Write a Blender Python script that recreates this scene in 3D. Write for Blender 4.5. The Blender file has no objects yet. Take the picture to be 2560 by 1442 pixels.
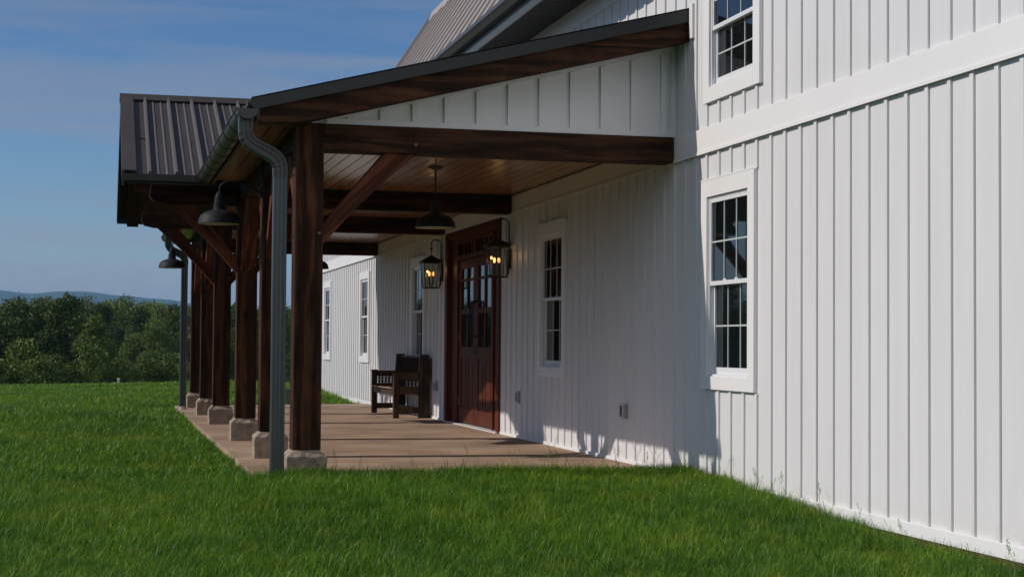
import bpy, math, random
import numpy as np
from mathutils import Vector, Matrix
random.seed(7); rng = np.random.default_rng(11)
scn = bpy.context.scene
COL = scn.collection
R = math.radians

# ------------------------------------------------------------------ camera
F_PX, YAW, PITCH, ROLL, CAMH = 4120.47, 14.003, 1.966, 0.4096, 1.1187
CAM = Vector((-4.8, 0.0, CAMH))
cd = bpy.data.cameras.new('camera'); cam = bpy.data.objects.new('camera', cd); COL.objects.link(cam)
cd.sensor_width = 36; cd.lens = F_PX / 2560 * 36; cd.clip_start = .1; cd.clip_end = 20000
ya, pi_, ro = R(YAW), R(PITCH), R(ROLL)
right = Vector((math.cos(ya), -math.sin(ya), 0)); fwd = Vector((math.sin(ya) * math.cos(pi_), math.cos(ya) * math.cos(pi_), math.sin(pi_)))
up = right.cross(fwd)
# picture roll: image axes turned by ROLL
r2 = right * math.cos(ro) + up * math.sin(ro); u2 = up * math.cos(ro) - right * math.sin(ro)
M = Matrix((( r2.x, u2.x, -fwd.x, CAM.x), (r2.y, u2.y, -fwd.y, CAM.y), (r2.z, u2.z, -fwd.z, CAM.z), (0, 0, 0, 1)))
cam.matrix_world = M
scn.camera = cam

# ------------------------------------------------------------------ materials
def newmat(name):
    m = bpy.data.materials.new(name); m.use_nodes = True
    nt = m.node_tree; b = nt.nodes['Principled BSDF']; return m, nt, b
def N(nt, t, **kw):
    n = nt.nodes.new(t)
    for k, v in kw.items():
        if k in n.inputs.keys() if hasattr(n.inputs, 'keys') else False: n.inputs[k].default_value = v
        else: setattr(n, k, v)
    return n
def ramp(nt, fac, stops):
    r = nt.nodes.new('ShaderNodeValToRGB'); el = r.color_ramp.elements
    while len(el) < len(stops): el.new(.5)
    for e, (p, c) in zip(el, stops): e.position = p; e.color = (*c, 1)
    nt.links.new(fac, r.inputs[0]); return r.outputs[0]
def coords(nt, scale, rot=(0, 0, 0)):
    g = nt.nodes.new('ShaderNodeNewGeometry'); m0 = nt.nodes.new('ShaderNodeMapping'); mp = nt.nodes.new('ShaderNodeMapping')
    mp.inputs['Scale'].default_value = scale; m0.inputs['Rotation'].default_value = rot
    nt.links.new(g.outputs['Position'], m0.inputs[0]); nt.links.new(m0.outputs[0], mp.inputs[0]); return mp.outputs[0]
def noise(nt, vec, scale, detail=5, rough=.6, dist=0.):
    n = nt.nodes.new('ShaderNodeTexNoise'); n.inputs['Scale'].default_value = scale; n.inputs['Detail'].default_value = detail
    n.inputs['Roughness'].default_value = rough; n.inputs['Distortion'].default_value = dist
    nt.links.new(vec, n.inputs['Vector']); return n.outputs['Fac']
def bump(nt, b, h, strength, dist=.01):
    bp = nt.nodes.new('ShaderNodeBump'); bp.inputs['Strength'].default_value = strength; bp.inputs['Distance'].default_value = dist
    nt.links.new(h, bp.inputs['Height']); nt.links.new(bp.outputs[0], b.inputs['Normal'])
def flat(name, col, rough=.5, metal=0., ior=1.5, var=.06, nscale=3., bs=0., bscale=60, spec=.5):
    m, nt, b = newmat(name)
    v = coords(nt, (1, 1, 1)); f = noise(nt, v, nscale, 6, .65)
    lo = tuple(max(0, c * (1 - var)) for c in col); hi = tuple(min(1, c * (1 + var)) for c in col)
    nt.links.new(ramp(nt, f, [(.3, lo), (.7, hi)]), b.inputs['Base Color'])
    b.inputs['Roughness'].default_value = rough; b.inputs['Metallic'].default_value = metal; b.inputs['IOR'].default_value = ior; b.inputs['Specular IOR Level'].default_value = spec
    if bs: bump(nt, b, noise(nt, v, bscale, 4, .6), bs, .004)
    return m
def wood(name, axis, dark, mid, light, rough=.75, freq=32, bs=.8, spec=.15, rot=(0, 0, 0), checks=True):
    m, nt, b = newmat(name)
    sc = [freq, freq, freq]; sc['xyz'.index(axis)] = freq * .065
    v = coords(nt, tuple(sc), rot)
    f = noise(nt, v, 1., 7, .68, .5)
    v2 = coords(nt, (2.2, 2.2, 2.2)); f2 = noise(nt, v2, 1.3, 4, .6)
    w = nt.nodes.new('ShaderNodeTexWave'); w.wave_type = 'RINGS'; w.rings_direction = axis.upper()
    sw = [3.2] * 3; sw['xyz'.index(axis)] = .42
    nt.links.new(coords(nt, tuple(sw), rot), w.inputs['Vector']); w.inputs['Scale'].default_value = 3.2; w.inputs['Distortion'].default_value = 7; w.inputs['Detail'].default_value = 3; w.inputs['Detail Scale'].default_value = .8
    a = nt.nodes.new('ShaderNodeMath'); a.operation = 'MULTIPLY_ADD'; a.inputs[1].default_value = .55; nt.links.new(f, a.inputs[0])
    s = nt.nodes.new('ShaderNodeMath'); s.operation = 'MULTIPLY'; s.inputs[1].default_value = .25; nt.links.new(w.outputs['Fac'], s.inputs[0]); nt.links.new(s.outputs[0], a.inputs[2])
    s2 = nt.nodes.new('ShaderNodeMath'); s2.operation = 'MULTIPLY_ADD'; s2.inputs[1].default_value = .3; nt.links.new(f2, s2.inputs[0]); nt.links.new(a.outputs[0], s2.inputs[2])
    base = ramp(nt, s2.outputs[0], [(.32, dark), (.52, mid), (.8, light)])
    if checks:
        sk = [freq*1.1]*3; sk['xyz'.index(axis)] = freq*.022
        ck = ramp(nt, noise(nt, coords(nt, tuple(sk), rot), 1., 3, .5, .2), [(.485, (1, 1, 1)), (.50, (.22, .2, .2)), (.515, (1, 1, 1))])
        fl = [freq*3.2]*3; fl['xyz'.index(axis)] = freq*.28
        fk = ramp(nt, noise(nt, coords(nt, tuple(fl), rot), 1., 3, .6), [(.60, (1, 1, 1)), (.72, (2.1, 2.0, 1.9))])
        vk = [4.5]*3; vk['xyz'.index(axis)] = 1.3
        vo = nt.nodes.new('ShaderNodeTexVoronoi'); vo.inputs['Scale'].default_value = 1.; nt.links.new(coords(nt, tuple(vk), rot), vo.inputs['Vector'])
        kn = ramp(nt, vo.outputs['Distance'], [(.04, (.35, .30, .28)), (.08, (.62, .58, .55)), (.15, (1, 1, 1))])
        oi = nt.nodes.new('ShaderNodeObjectInfo'); tone = ramp(nt, oi.outputs['Random'], [(0, (.82, .84, .86)), (.5, (1, 1, 1)), (1, (1.15, 1.12, 1.08))])
        for src in (ck, fk, kn, tone):
            mq = nt.nodes.new('ShaderNodeMix'); mq.data_type = 'RGBA'; mq.blend_type = 'MULTIPLY'; mq.inputs[0].default_value = 1
            nt.links.new(base, mq.inputs[6]); nt.links.new(src, mq.inputs[7]); base = mq.outputs[2]
    nt.links.new(base, b.inputs['Base Color'])
    b.inputs['Roughness'].default_value = rough; b.inputs['Specular IOR Level'].default_value = spec
    bump(nt, b, a.outputs[0], bs, .006)
    return m
TD, TM, TL = (.010, .0048, .0024), (.030, .0130, .0064), (.086, .036, .018)
M_tx = wood('timber_along_x', 'x', TD, TM, TL); M_ty = wood('timber_along_y', 'y', TD, TM, TL)
M_tz = wood('timber_along_z', 'z', (.011, .0052, .0026), (.036, .0150, .0070), (.120, .046, .021))
BRK = ((.030, .0090, .0045), (.085, .025, .011), (.20, .066, .032))
M_brace = wood('brace_timber_rising_right', 'x', *BRK, freq=20, rot=(0, R(45), 0))
M_braceL = wood('brace_timber_rising_left', 'x', *BRK, freq=20, rot=(0, R(-45), 0))
M_braceF = wood('brace_timber_rising_far', 'y', *BRK, freq=20, rot=(R(-45), 0, 0))
M_braceN = wood('brace_timber_rising_near', 'y', *BRK, freq=20, rot=(R(45), 0, 0))
M_ceil = wood('ceiling_pine', 'y', (.15, .065, .025), (.28, .13, .055), (.42, .22, .10), .24, 14, .06, .75, checks=False)
M_sofw = wood('eave_board_stained', 'y', (.020, .011, .004), (.050, .026, .010), (.10, .052, .021), .6, 16, .1)
M_door = wood('door_mahogany', 'z', (.036, .009, .004), (.085, .020, .009), (.15, .040, .018), .5, 26, .15, checks=False)
M_bench = wood('bench_oak_dark', 'z', (.026, .016, .010), (.066, .040, .024), (.13, .078, .045), .5, 30, .2)
M_white = flat('siding_white', (.70, .685, .69), .48, var=.03, nscale=1.2, bs=.10, bscale=25)
def siding():
    m, nt, b = newmat('siding_white_weathered')
    c = ramp(nt, noise(nt, coords(nt, (3, 3, .35)), 1.4, 6, .65), [(.3, (.662, .658, .668)), (.7, (.712, .708, .722))])
    g = nt.nodes.new('ShaderNodeNewGeometry'); sp_ = nt.nodes.new('ShaderNodeSeparateXYZ'); nt.links.new(g.outputs['Position'], sp_.inputs[0])
    ad = nt.nodes.new('ShaderNodeMath'); ad.operation = 'MULTIPLY_ADD'; ad.inputs[1].default_value = .28; nt.links.new(noise(nt, coords(nt, (1, 1, 1)), 16, 6, .75), ad.inputs[0]); nt.links.new(sp_.outputs[2], ad.inputs[2])
    st = ramp(nt, ad.outputs[0], [(.10, (.72, .66, .56)), (.19, (.93, .91, .88)), (.32, (1, 1, 1))])
    mq = nt.nodes.new('ShaderNodeMix'); mq.data_type = 'RGBA'; mq.blend_type = 'MULTIPLY'; mq.inputs[0].default_value = .8
    nt.links.new(c, mq.inputs[6]); nt.links.new(st, mq.inputs[7]); nt.links.new(mq.outputs[2], b.inputs['Base Color'])
    b.inputs['Roughness'].default_value = .45; bump(nt, b, noise(nt, coords(nt, (1, 1, .25)), 9, 5, .6), .08, .006); return m
M_white = siding()
M_trim = flat('trim_white', (.785, .78, .785), .42, var=.02, nscale=2)
M_vinyl = flat('window_vinyl', (.72, .73, .76), .3, var=.02)
M_muntin = flat('muntin_white', (.50, .54, .54), .35)
M_block = flat('base_stone', (.30, .245, .19), .95, var=.34, nscale=13, bs=1., bscale=30, spec=.1)
M_gut = flat('gutter_dark_green_grey', (.052, .055, .055), .36, metal=.2, var=.12)
M_dspout = flat('downspout_grey_green', (.062, .070, .074), .34, metal=.2, var=.08)
M_fascia = flat('fascia_charcoal', (.022, .025, .027), .5, var=.1)
M_eavegut = flat('eave_gutter_grey', (.085, .088, .084), .45, metal=.2, var=.1)
M_black = flat('black_iron', (.006, .009, .008), .45, var=.2)
M_lampshade = flat('barn_lamp_charcoal', (.010, .010, .012), .62, var=.15, spec=.25)
M_lampin = flat('lamp_inner_enamel', (.50, .48, .36), .4)
M_roofdark = flat('porch_roof_metal', (.058, .051, .048), .6, var=.14, nscale=2, spec=.2)
M_ribhi = flat('roof_rib_metal', (.125, .114, .110), .5, var=.1, spec=.3)
M_roofgrey = flat('barn_roof_metal', (.34, .31, .30), .6, var=.07, nscale=.8, spec=.25)
M_roofrib = flat('barn_roof_rib', (.22, .20, .195), .6, var=.07, spec=.25)
M_soffit = flat('soffit_dark_vinyl', (.060, .066, .062), .6)
M_mud = flat('sill_board_brown', (.10, .055, .025), .8, var=.3, nscale=12)
M_leather = flat('bench_leather', (.036, .027, .021), .95, var=.2, nscale=8, spec=.0)
M_hide = flat('bench_seat_hide', (.30, .20, .12), .7, var=.2, nscale=8)
M_bolt = flat('bolt_steel', (.16, .13, .11), .45, metal=.6)
M_outside = flat('outlet_side', (.30, .30, .31), .5)
M_outlet = flat('outlet_cover_grey', (.60, .60, .60), .4)
M_boot = flat('drain_boot_white', (.46, .45, .42), .6)
M_bark = flat('bark', (.085, .065, .048), .95, var=.3, nscale=6)
M_planter = flat('planter_black', (.01, .011, .011), .6)
M_hinge = flat('hinge_brass', (.35, .25, .14), .35, metal=.8)

def glassmat():
    m, nt, b = newmat('window_glass')
    b.inputs['Base Color'].default_value = (.006, .008, .009, 1); b.inputs['Roughness'].default_value = .02; b.inputs['IOR'].default_value = 1.85
    v = coords(nt, (1, 1, 1)); bump(nt, b, noise(nt, v, 1.3, 1, .4), .05, .02)
    return m
M_glass = glassmat()
def clearglass():
    m, nt, b = newmat('lantern_glass')
    t = nt.nodes.new('ShaderNodeBsdfTransparent'); t.inputs[0].default_value = (.86, .87, .84, 1)
    g = nt.nodes.new('ShaderNodeBsdfGlossy'); g.inputs['Roughness'].default_value = .05
    mx = nt.nodes.new('ShaderNodeMixShader'); mx.inputs[0].default_value = .10
    nt.links.new(t.outputs[0], mx.inputs[1]); nt.links.new(g.outputs[0], mx.inputs[2])
    nt.links.new(mx.outputs[0], nt.nodes['Material Output'].inputs['Surface']); return m
M_lglass = clearglass()
def emit(name, col, s):
    m, nt, b = newmat(name); b.inputs['Base Color'].default_value = (*col, 1)
    b.inputs['Emission Color'].default_value = (*col, 1); b.inputs['Emission Strength'].default_value = s; return m
M_flame = emit('bulb_glow', (1, .44, .12), 2.5)

def slabmat():
    m, nt, b = newmat('porch_slab_concrete')
    v = coords(nt, (1.6, 17, 1)); f = noise(nt, v, 1.0, 9, .75, .3)
    v2 = coords(nt, (1, 1, 1)); f2 = noise(nt, v2, 1.1, 5, .6)
    a = nt.nodes.new('ShaderNodeMath'); a.operation = 'MULTIPLY_ADD'; a.inputs[1].default_value = .5; nt.links.new(f, a.inputs[0])
    h = nt.nodes.new('ShaderNodeMath'); h.operation = 'MULTIPLY'; h.inputs[1].default_value = .5; nt.links.new(f2, h.inputs[0]); nt.links.new(h.outputs[0], a.inputs[2])
    nt.links.new(ramp(nt, a.outputs[0], [(.36, (.18, .118, .076)), (.45, (.29, .193, .125)), (.54, (.37, .248, .166)), (.66, (.50, .365, .27))]), b.inputs['Base Color'])
    b.inputs['Roughness'].default_value = .85; bump(nt, b, a.outputs[0], .35, .01); return m
M_slab = slabmat()
def groundmat():
    m, nt, b = newmat('lawn_soil')
    v = coords(nt, (1, 1, 1)); f = noise(nt, v, 1.6, 10, .75); f2 = noise(nt, v, .07, 4, .6)
    c1 = ramp(nt, f, [(.3, (.016, .034, .004)), (.55, (.040, .088, .008)), (.8, (.080, .13, .018))])
    c2 = ramp(nt, f2, [(.35, (.7, .8, .6)), (.65, (1.15, 1.05, 1.0))])
    mx = nt.nodes.new('ShaderNodeMix'); mx.data_type = 'RGBA'; mx.blend_type = 'MULTIPLY'; mx.inputs[0].default_value = 1
    nt.links.new(c1, mx.inputs[6]); nt.links.new(c2, mx.inputs[7]); nt.links.new(mx.outputs[2], b.inputs['Base Color'])
    b.inputs['Roughness'].default_value = 1; b.inputs['Specular IOR Level'].default_value = .1
    bump(nt, b, noise(nt, v, 14, 6, .8), 1., .06); return m
M_ground = groundmat()
def leafmat(name, stops, attr='tint', trans=.25, rough=.55, patch=False):
    m, nt, b = newmat(name)
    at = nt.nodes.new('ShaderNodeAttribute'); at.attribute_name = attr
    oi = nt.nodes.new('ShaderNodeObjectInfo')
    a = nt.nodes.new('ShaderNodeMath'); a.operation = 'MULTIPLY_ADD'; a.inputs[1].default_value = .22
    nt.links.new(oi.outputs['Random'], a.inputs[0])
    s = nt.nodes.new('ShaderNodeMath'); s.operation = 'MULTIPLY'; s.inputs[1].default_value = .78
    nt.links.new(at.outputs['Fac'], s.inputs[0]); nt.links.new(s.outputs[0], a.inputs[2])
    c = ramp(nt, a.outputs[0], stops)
    if patch:
        pv_ = coords(nt, (1, 1, 1))
        for sc_, st_ in ((.55, [(.34, (.62, .72, .8)), (.5, (1, 1, 1)), (.66, (1.45, 1.14, 1.1))]), (3.1, [(.54, (1, 1, 1)), (.68, (1.95, 1.25, 1.6))]), (7., [(.3, (.6, .66, .7)), (.5, (1, 1, 1)), (.7, (1.2, 1.15, 1))])):
            mq = nt.nodes.new('ShaderNodeMix'); mq.data_type = 'RGBA'; mq.blend_type = 'MULTIPLY'; mq.inputs[0].default_value = 1
            nt.links.new(c, mq.inputs[6]); nt.links.new(ramp(nt, noise(nt, pv_, sc_, 4, .6), st_), mq.inputs[7]); c = mq.outputs[2]
    nt.links.new(c, b.inputs['Base Color']); b.inputs['Roughness'].default_value = rough
    b.inputs['Specular IOR Level'].default_value = .3
    t = nt.nodes.new('ShaderNodeBsdfTranslucent'); nt.links.new(c, t.inputs[0])
    mx = nt.nodes.new('ShaderNodeMixShader'); mx.inputs[0].default_value = trans
    nt.links.new(b.outputs[0], mx.inputs[1]); nt.links.new(t.outputs[0], mx.inputs[2])
    nt.links.new(mx.outputs[0], nt.nodes['Material Output'].inputs['Surface']); return m
M_grass = leafmat('grass_blades', [(0, (.020, .055, .004)), (.3, (.058, .160, .005)), (.6, (.125, .285, .010)), (.85, (.25, .42, .035)), (1, (.46, .44, .14))], trans=.3, rough=.45, patch=True)
M_leafA = leafmat('foliage_dark', trans=.10, stops=[(0, (.008, .018, .003)), (.4, (.031, .059, .006)), (.75, (.092, .145, .012)), (1, (.24, .30, .033))])
M_leafB = leafmat('foliage_light', trans=.12, stops=[(0, (.024, .046, .006)), (.4, (.080, .128, .014)), (.75, (.180, .235, .028)), (1, (.33, .37, .06))])
def hillmat():
    m, nt, b = newmat('hill_forest')
    v = coords(nt, (1, 1, 1)); f = noise(nt, v, .02, 8, .75)
    nt.links.new(ramp(nt, f, [(.3, (.020, .045, .018)), (.7, (.05, .09, .03))]), b.inputs['Base Color']); b.inputs['Roughness'].default_value = 1
    b.inputs['Specular IOR Level'].default_value = 0
    return m
M_hill = hillmat()

# ------------------------------------------------------------------ mesh builder
class MB:
    def __init__(s): s.v = []; s.f = []; s.p = []
    def add(s, vs, fs):
        o = len(s.v); s.v += [tuple(v) for v in vs]; s.f += [tuple(i + o for i in f) for f in fs]; s.p.append(([tuple(v) for v in vs], fs)); return s
    def each(s, name, mat, parent=None, **kw):
        out = []
        for vs, fs in s.p:
            m = MB(); m.add(vs, fs); out.append(m.build(name, mat, parent, **kw))
        return out
    def box(s, x0, x1, y0, y1, z0, z1):
        if x0 > x1: x0, x1 = x1, x0
        if y0 > y1: y0, y1 = y1, y0
        if z0 > z1: z0, z1 = z1, z0
        v = [(x0,y0,z0),(x1,y0,z0),(x1,y1,z0),(x0,y1,z0),(x0,y0,z1),(x1,y0,z1),(x1,y1,z1),(x0,y1,z1)]
        return s.add(v, [(0,3,2,1),(4,5,6,7),(0,1,5,4),(1,2,6,5),(2,3,7,6),(3,0,4,7)])
    def prism(s, pts, axis, a, b):
        """extrude polygon pts (2-D) along axis between a and b; 2-D axes are the other two in xyz order"""
        n = len(pts)
        def P(p, t):
            return {'x': (t, p[0], p[1]), 'y': (p[0], t, p[1]), 'z': (p[0], p[1], t)}[axis]
        vs = [P(p, a) for p in pts] + [P(p, b) for p in pts]
        fs = [tuple(range(n)), tuple(range(2*n-1, n-1, -1))] + [(i, i+n, (i+1) % n + n, (i+1) % n) for i in range(n)]
        return s.add(vs, fs)
    def sweep(s, path, prof, up=(0, 0, 1), cap=True):
        """sweep closed profile [(a,b)] along path; a along side, b along up-ish"""
        path = [Vector(p) for p in path]; n = len(prof); vs = []; side = None
        for i, p in enumerate(path):
            t = (path[min(i+1, len(path)-1)] - path[max(i-1, 0)]).normalized()
            if side is None:
                u = Vector(up)
                if abs(t.dot(u)) > .95: u = Vector((1, 0, 0))
                side = t.cross(u).normalized()
            else: side = (side - t * side.dot(t)).normalized()
            u = side.cross(t)
            for a, b in prof: vs.append(p + side * a + u * b)
        fs = []
        for i in range(len(path)-1):
            for j in range(n):
                k = (j+1) % n; fs.append((i*n+j, i*n+k, (i+1)*n+k, (i+1)*n+j))
        if cap: fs += [tuple(range(n-1, -1, -1)), tuple((len(path)-1)*n + j for j in range(n))]
        return s.add(vs, fs)
    def tube(s, path, r, seg=8, cap=True):
        return s.sweep(path, [(r*math.cos(2*math.pi*k/seg), r*math.sin(2*math.pi*k/seg)) for k in range(seg)], cap=cap)
    def lathe(s, cx, cy, prof, seg=24, z0=0):
        vs = []; m = len(prof)
        for r, z in prof:
            for k in range(seg):
                a = 2*math.pi*k/seg; vs.append((cx + r*math.cos(a), cy + r*math.sin(a), z0 + z))
        fs = [(i*seg+k, i*seg+(k+1) % seg, (i+1)*seg+(k+1) % seg, (i+1)*seg+k) for i in range(m-1) for k in range(seg)]
        return s.add(vs, fs)
    def sphere(s, c, r, seg=10, sc=(1, 1, 1)):
        vs = []; rings = seg//2
        for i in range(rings+1):
            th = math.pi*i/rings
            for k in range(seg):
                a = 2*math.pi*k/seg
                vs.append((c[0]+sc[0]*r*math.sin(th)*math.cos(a), c[1]+sc[1]*r*math.sin(th)*math.sin(a), c[2]+sc[2]*r*math.cos(th)))
        return s.add(vs, [(i*seg+k, (i+1)*seg+k, (i+1)*seg+(k+1) % seg, i*seg+(k+1) % seg) for i in range(rings) for k in range(seg)])
    def build(s, name, mat, parent=None, bevel=0., smooth=False, label=None):
        me = bpy.data.meshes.new(name)
        if parent is not None:
            w = parent.get('_w', (0, 0, 0)); vs = [(v[0]-w[0], v[1]-w[1], v[2]-w[2]) for v in s.v]
        else: vs = s.v; w = (0, 0, 0)
        me.from_pydata(vs, [], s.f); me.validate(); me.materials.append(mat)
        import bmesh
        bm = bmesh.new(); bm.from_mesh(me); bmesh.ops.recalc_face_normals(bm, faces=bm.faces); bm.to_mesh(me); bm.free()
        if smooth: me.shade_smooth()
        o = bpy.data.objects.new(name, me); COL.objects.link(o)
        if parent is not None: o.parent = parent; o['_w'] = w
        if bevel:
            b = o.modifiers.new('bevel', 'BEVEL'); b.width = bevel; b.segments = 2; b.limit_method = 'ANGLE'; b.angle_limit = R(40)
        if smooth:
            e = o.modifiers.new('edges', 'EDGE_SPLIT'); e.split_angle = R(38)
        if label: o['label'] = label
        return o
def tag(o, label=None, cat=None, group=None, kind=None):
    if label: o['label'] = label
    if cat: o['category'] = cat
    if group: o['group'] = group
    if kind: o['kind'] = kind
    return o
def thing(name, loc, label, cat, group=None):
    o = bpy.data.objects.new(name, None); COL.objects.link(o); o.location = loc; o['_w'] = tuple(loc); o.empty_display_size = .2
    return tag(o, label, cat, group)
def copy_thing(src, loc, label=None, rot=None):
    r = src.copy(); COL.objects.link(r); r.location = loc
    if rot is not None: r.rotation_euler = (0, 0, rot)
    if label: r['label'] = label
    for ch in src.children:
        c = ch.copy(); COL.objects.link(c); c.parent = r
        for g in ch.children:
            d = g.copy(); COL.objects.link(d); d.parent = c
    return r

# ------------------------------------------------------------------ barn building
Y0, Y1, YW = -3.0, 29.0, 38.6         # near end, end of tall barn, end of low wing
ZB0, ZB1 = 2.705, 2.905               # belly band
barn = thing('barn_house', (0, 0, 0), 'white board-and-batten barn house with grey metal roof and tall double wooden door', 'building')
# openings (y0,y1,z0,z1)
GW = [(11.73, 12.60), (16.95, 17.82), (24.78, 25.65), (30.13, 31.0), (35.33, 36.2)]
OPEN = [(a, b, .88, 2.33) for a, b in GW]
UPW = [(11.63, 12.56), (6.3, 7.23), (16.95, 17.82), (24.78, 25.65)]
OPEN += [(a, b, 3.22, 4.18) for a, b in UPW if a < 13]
DOOR = (19.80, 23.10, -.2, 2.705)
OPEN.append(DOOR)
def inside(y, z):
    return any(a < y < b and c < z < d for a, b, c, d in OPEN)
def wall_panel(mb, ya_, yb, za, zb, x=0.):
    ys = sorted({ya_, yb} | {v for o in OPEN for v in o[:2] if ya_ < v < yb}); zs = sorted({za, zb} | {v for o in OPEN for v in o[2:] if za < v < zb})
    for i in range(len(ys)-1):
        for j in range(len(zs)-1):
            if inside((ys[i]+ys[i+1])/2, (zs[j]+zs[j+1])/2): continue
            mb.add([(x, ys[i], zs[j]), (x, ys[i+1], zs[j]), (x, ys[i+1], zs[j+1]), (x, ys[i], zs[j+1])], [(0, 3, 2, 1)])
w = MB(); ZT = 4.66
wall_panel(w, Y0, YW, -.15, ZT)
# battens: pitch .2645, alternately 3 mm off, broken at casings
CAS = [(a-.135, b+.135, .77, 2.47) for a, b in GW] + [(a-.135, b+.135, 3.09, 4.31) for a, b in UPW if a < 13] + [(19.72, 23.18, -.2, 2.71)]
def batten(mb, y, za, zb, d=.015, hw=.021):
    cuts = [(c, dd) for a, b, c, dd in CAS if a - .01 < y < b + .01]
    segs = [(za, zb)]
    for c, dd in cuts:
        ns = []
        for s0, s1 in segs:
            if dd <= s0 or c >= s1: ns.append((s0, s1)); continue
            if c > s0: ns.append((s0, c))
            if dd < s1: ns.append((dd, s1))
        segs = ns
    for s0, s1 in segs:
        if s1 - s0 > .01: mb.prism([(0.001, y-hw), (-d, y-hw), (-d, y+hw), (0.001, y+hw)], 'z', s0, s1)
k = 0; y = 8.133 - .2645*42 + .021
while y < YW - .05:
    yy = y + (.006 if k % 2 else 0)
    if yy > Y0 + .05:
        batten(w, yy, .062, ZB0); batten(w, yy, ZB1, 4.44)
    y += .2645; k += 1
# far gable walls and back so that it is a real volume
w.build('wall', M_white, barn)
g = MB()
g.prism([(0.02, -.15), (0.02, 4.6), (.95, 6.95), (4.5, 8.9), (8.05, 6.95), (9.0, 4.6), (9.0, -.15)], 'y', Y1-.03, Y1-.01)
g.prism([(0.02, -.15), (0.02, 4.6), (.95, 6.95), (4.5, 8.9), (8.05, 6.95), (9.0, 4.6), (9.0, -.15)], 'y', Y0+.01, Y0+.03)
g.box(9.0, 9.05, Y0, YW, -.15, 4.6)
g.prism([(0.02, -.15), (0.02, 4.5), (4.5, 5.6), (9.0, 4.5), (9.0, -.15)], 'y', YW-.03, YW-.01)
g.build('gable_wall', M_white, barn)
t = MB(); t.box(-.028, -.002, Y0, DOOR[0]-.08, -.02, .062); t.box(-.028, -.002, DOOR[1]+.08, YW, -.02, .062)
t.each('base_trim', M_trim, barn, bevel=.003)
t = MB(); t.box(-.026, -.001, Y0, YW, ZB0, ZB1); t.build('belly_band', M_trim, barn, bevel=.003)
t = MB(); t.box(-.034, -.027, Y0, YW, ZB0-.012, ZB0+.012); t.build('drip_edge', M_trim, barn)
t = MB(); t.box(-.025, -.001, Y0, Y1, 4.44, 4.655); t.build('frieze_board', M_trim, barn, bevel=.003)
t = MB(); t.box(-.020, .02, Y0, YW, -.065, -.021); t.build('sill_board', M_mud, barn)
t = MB()
t.box(-.030, -.001, 12.955, 13.03, 3.70, 3.99); t.build('flashing_board', M_trim, barn, bevel=.003)

def window(y0, y1, z0, z1, cz0, cz1, zm, blind=False):
    c = MB(); cw = .13
    c.box(-.032, 0.0, y0-cw, y0, cz0, cz1); c.box(-.032, 0.0, y1, y1+cw, cz0, cz1)
    c.box(-.0325, 0.0, y0, y1, z1, cz1); c.box(-.0325, 0.0, y0, y1, cz0, z0)
    c.box(-.036, -.0326, y0-cw-.004, y1+cw+.004, cz1, cz1+.012)
    win = c.build('window', M_trim, barn, bevel=.003)
    f = MB(); fw = .018           # fixed vinyl frame running back into the wall
    for a, b, d, e in ((y0, y0+fw, z0, z1), (y1-fw, y1, z0, z1)): f.box(-.012, .10, a, b, d, e)
    f.box(-.012, .10, y0+fw, y1-fw, z1-fw, z1); f.box(-.012, .10, y0+fw, y1-fw, z0, z0+fw)
    f.box(.022, .10, y1-fw-.005, y1-fw, z0+fw, z1-fw); f.box(.022, .10, y0+fw, y0+fw+.005, z0+fw, z1-fw)
    f.build('frame', M_vinyl, win, bevel=.002)
    for nm, xa, za, zb in (('upper', -.008, zm-.02, z1-fw), ('lower', .026, z0+fw, zm+.02)):
        s = MB(); sw = .022; a, b = y0+fw+.005, y1-fw-.005; bot = .035 if nm == 'upper' else .055
        s.box(xa, xa+.03, a, a+sw, za, zb); s.box(xa, xa+.03, b-sw, b, za, zb)
        s.box(xa-.001, xa+.031, a+sw, b-sw, za, za+bot); s.box(xa-.001, xa+.031, a+sw, b-sw, zb-.033, zb)
        s.build('sash', M_vinyl, win, bevel=.002)
        p = MB(); p.box(xa+.016, xa+.022, a+sw-.003, b-sw+.003, za+bot-.003, zb-.03); p.build('pane', M_glass, win)
        m = MB(); ga, gb, gz0, gz1 = a+sw, b-sw, za+bot, zb-.033
        for q in (1, 2):
            yy = ga + (gb-ga)*q/3; m.box(xa+.010, xa+.0155, yy-.0065, yy+.0065, gz0, gz1)
        zz = (gz0+gz1)/2; m.box(xa+.0095, xa+.0155, ga, gb, zz-.0065, zz+.0065)
        m.build('muntin', M_muntin, win)
    if zm < 2: # sash locks
        l = MB(); l.box(.003, .021, y0+.28, y0+.34, zm+.016, zm+.03); l.box(.003, .021, y1-.34, y1-.28, zm+.016, zm+.03); l.each('sash_lock', M_vinyl, win)
    return win
for a, b in GW: window(a, b, .88, 2.33, .775, 2.465, 1.63)
for a, b in UPW:
    if a < 13: window(a, b, 3.22, 4.18, 3.10, 4.30, 3.70)

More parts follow.
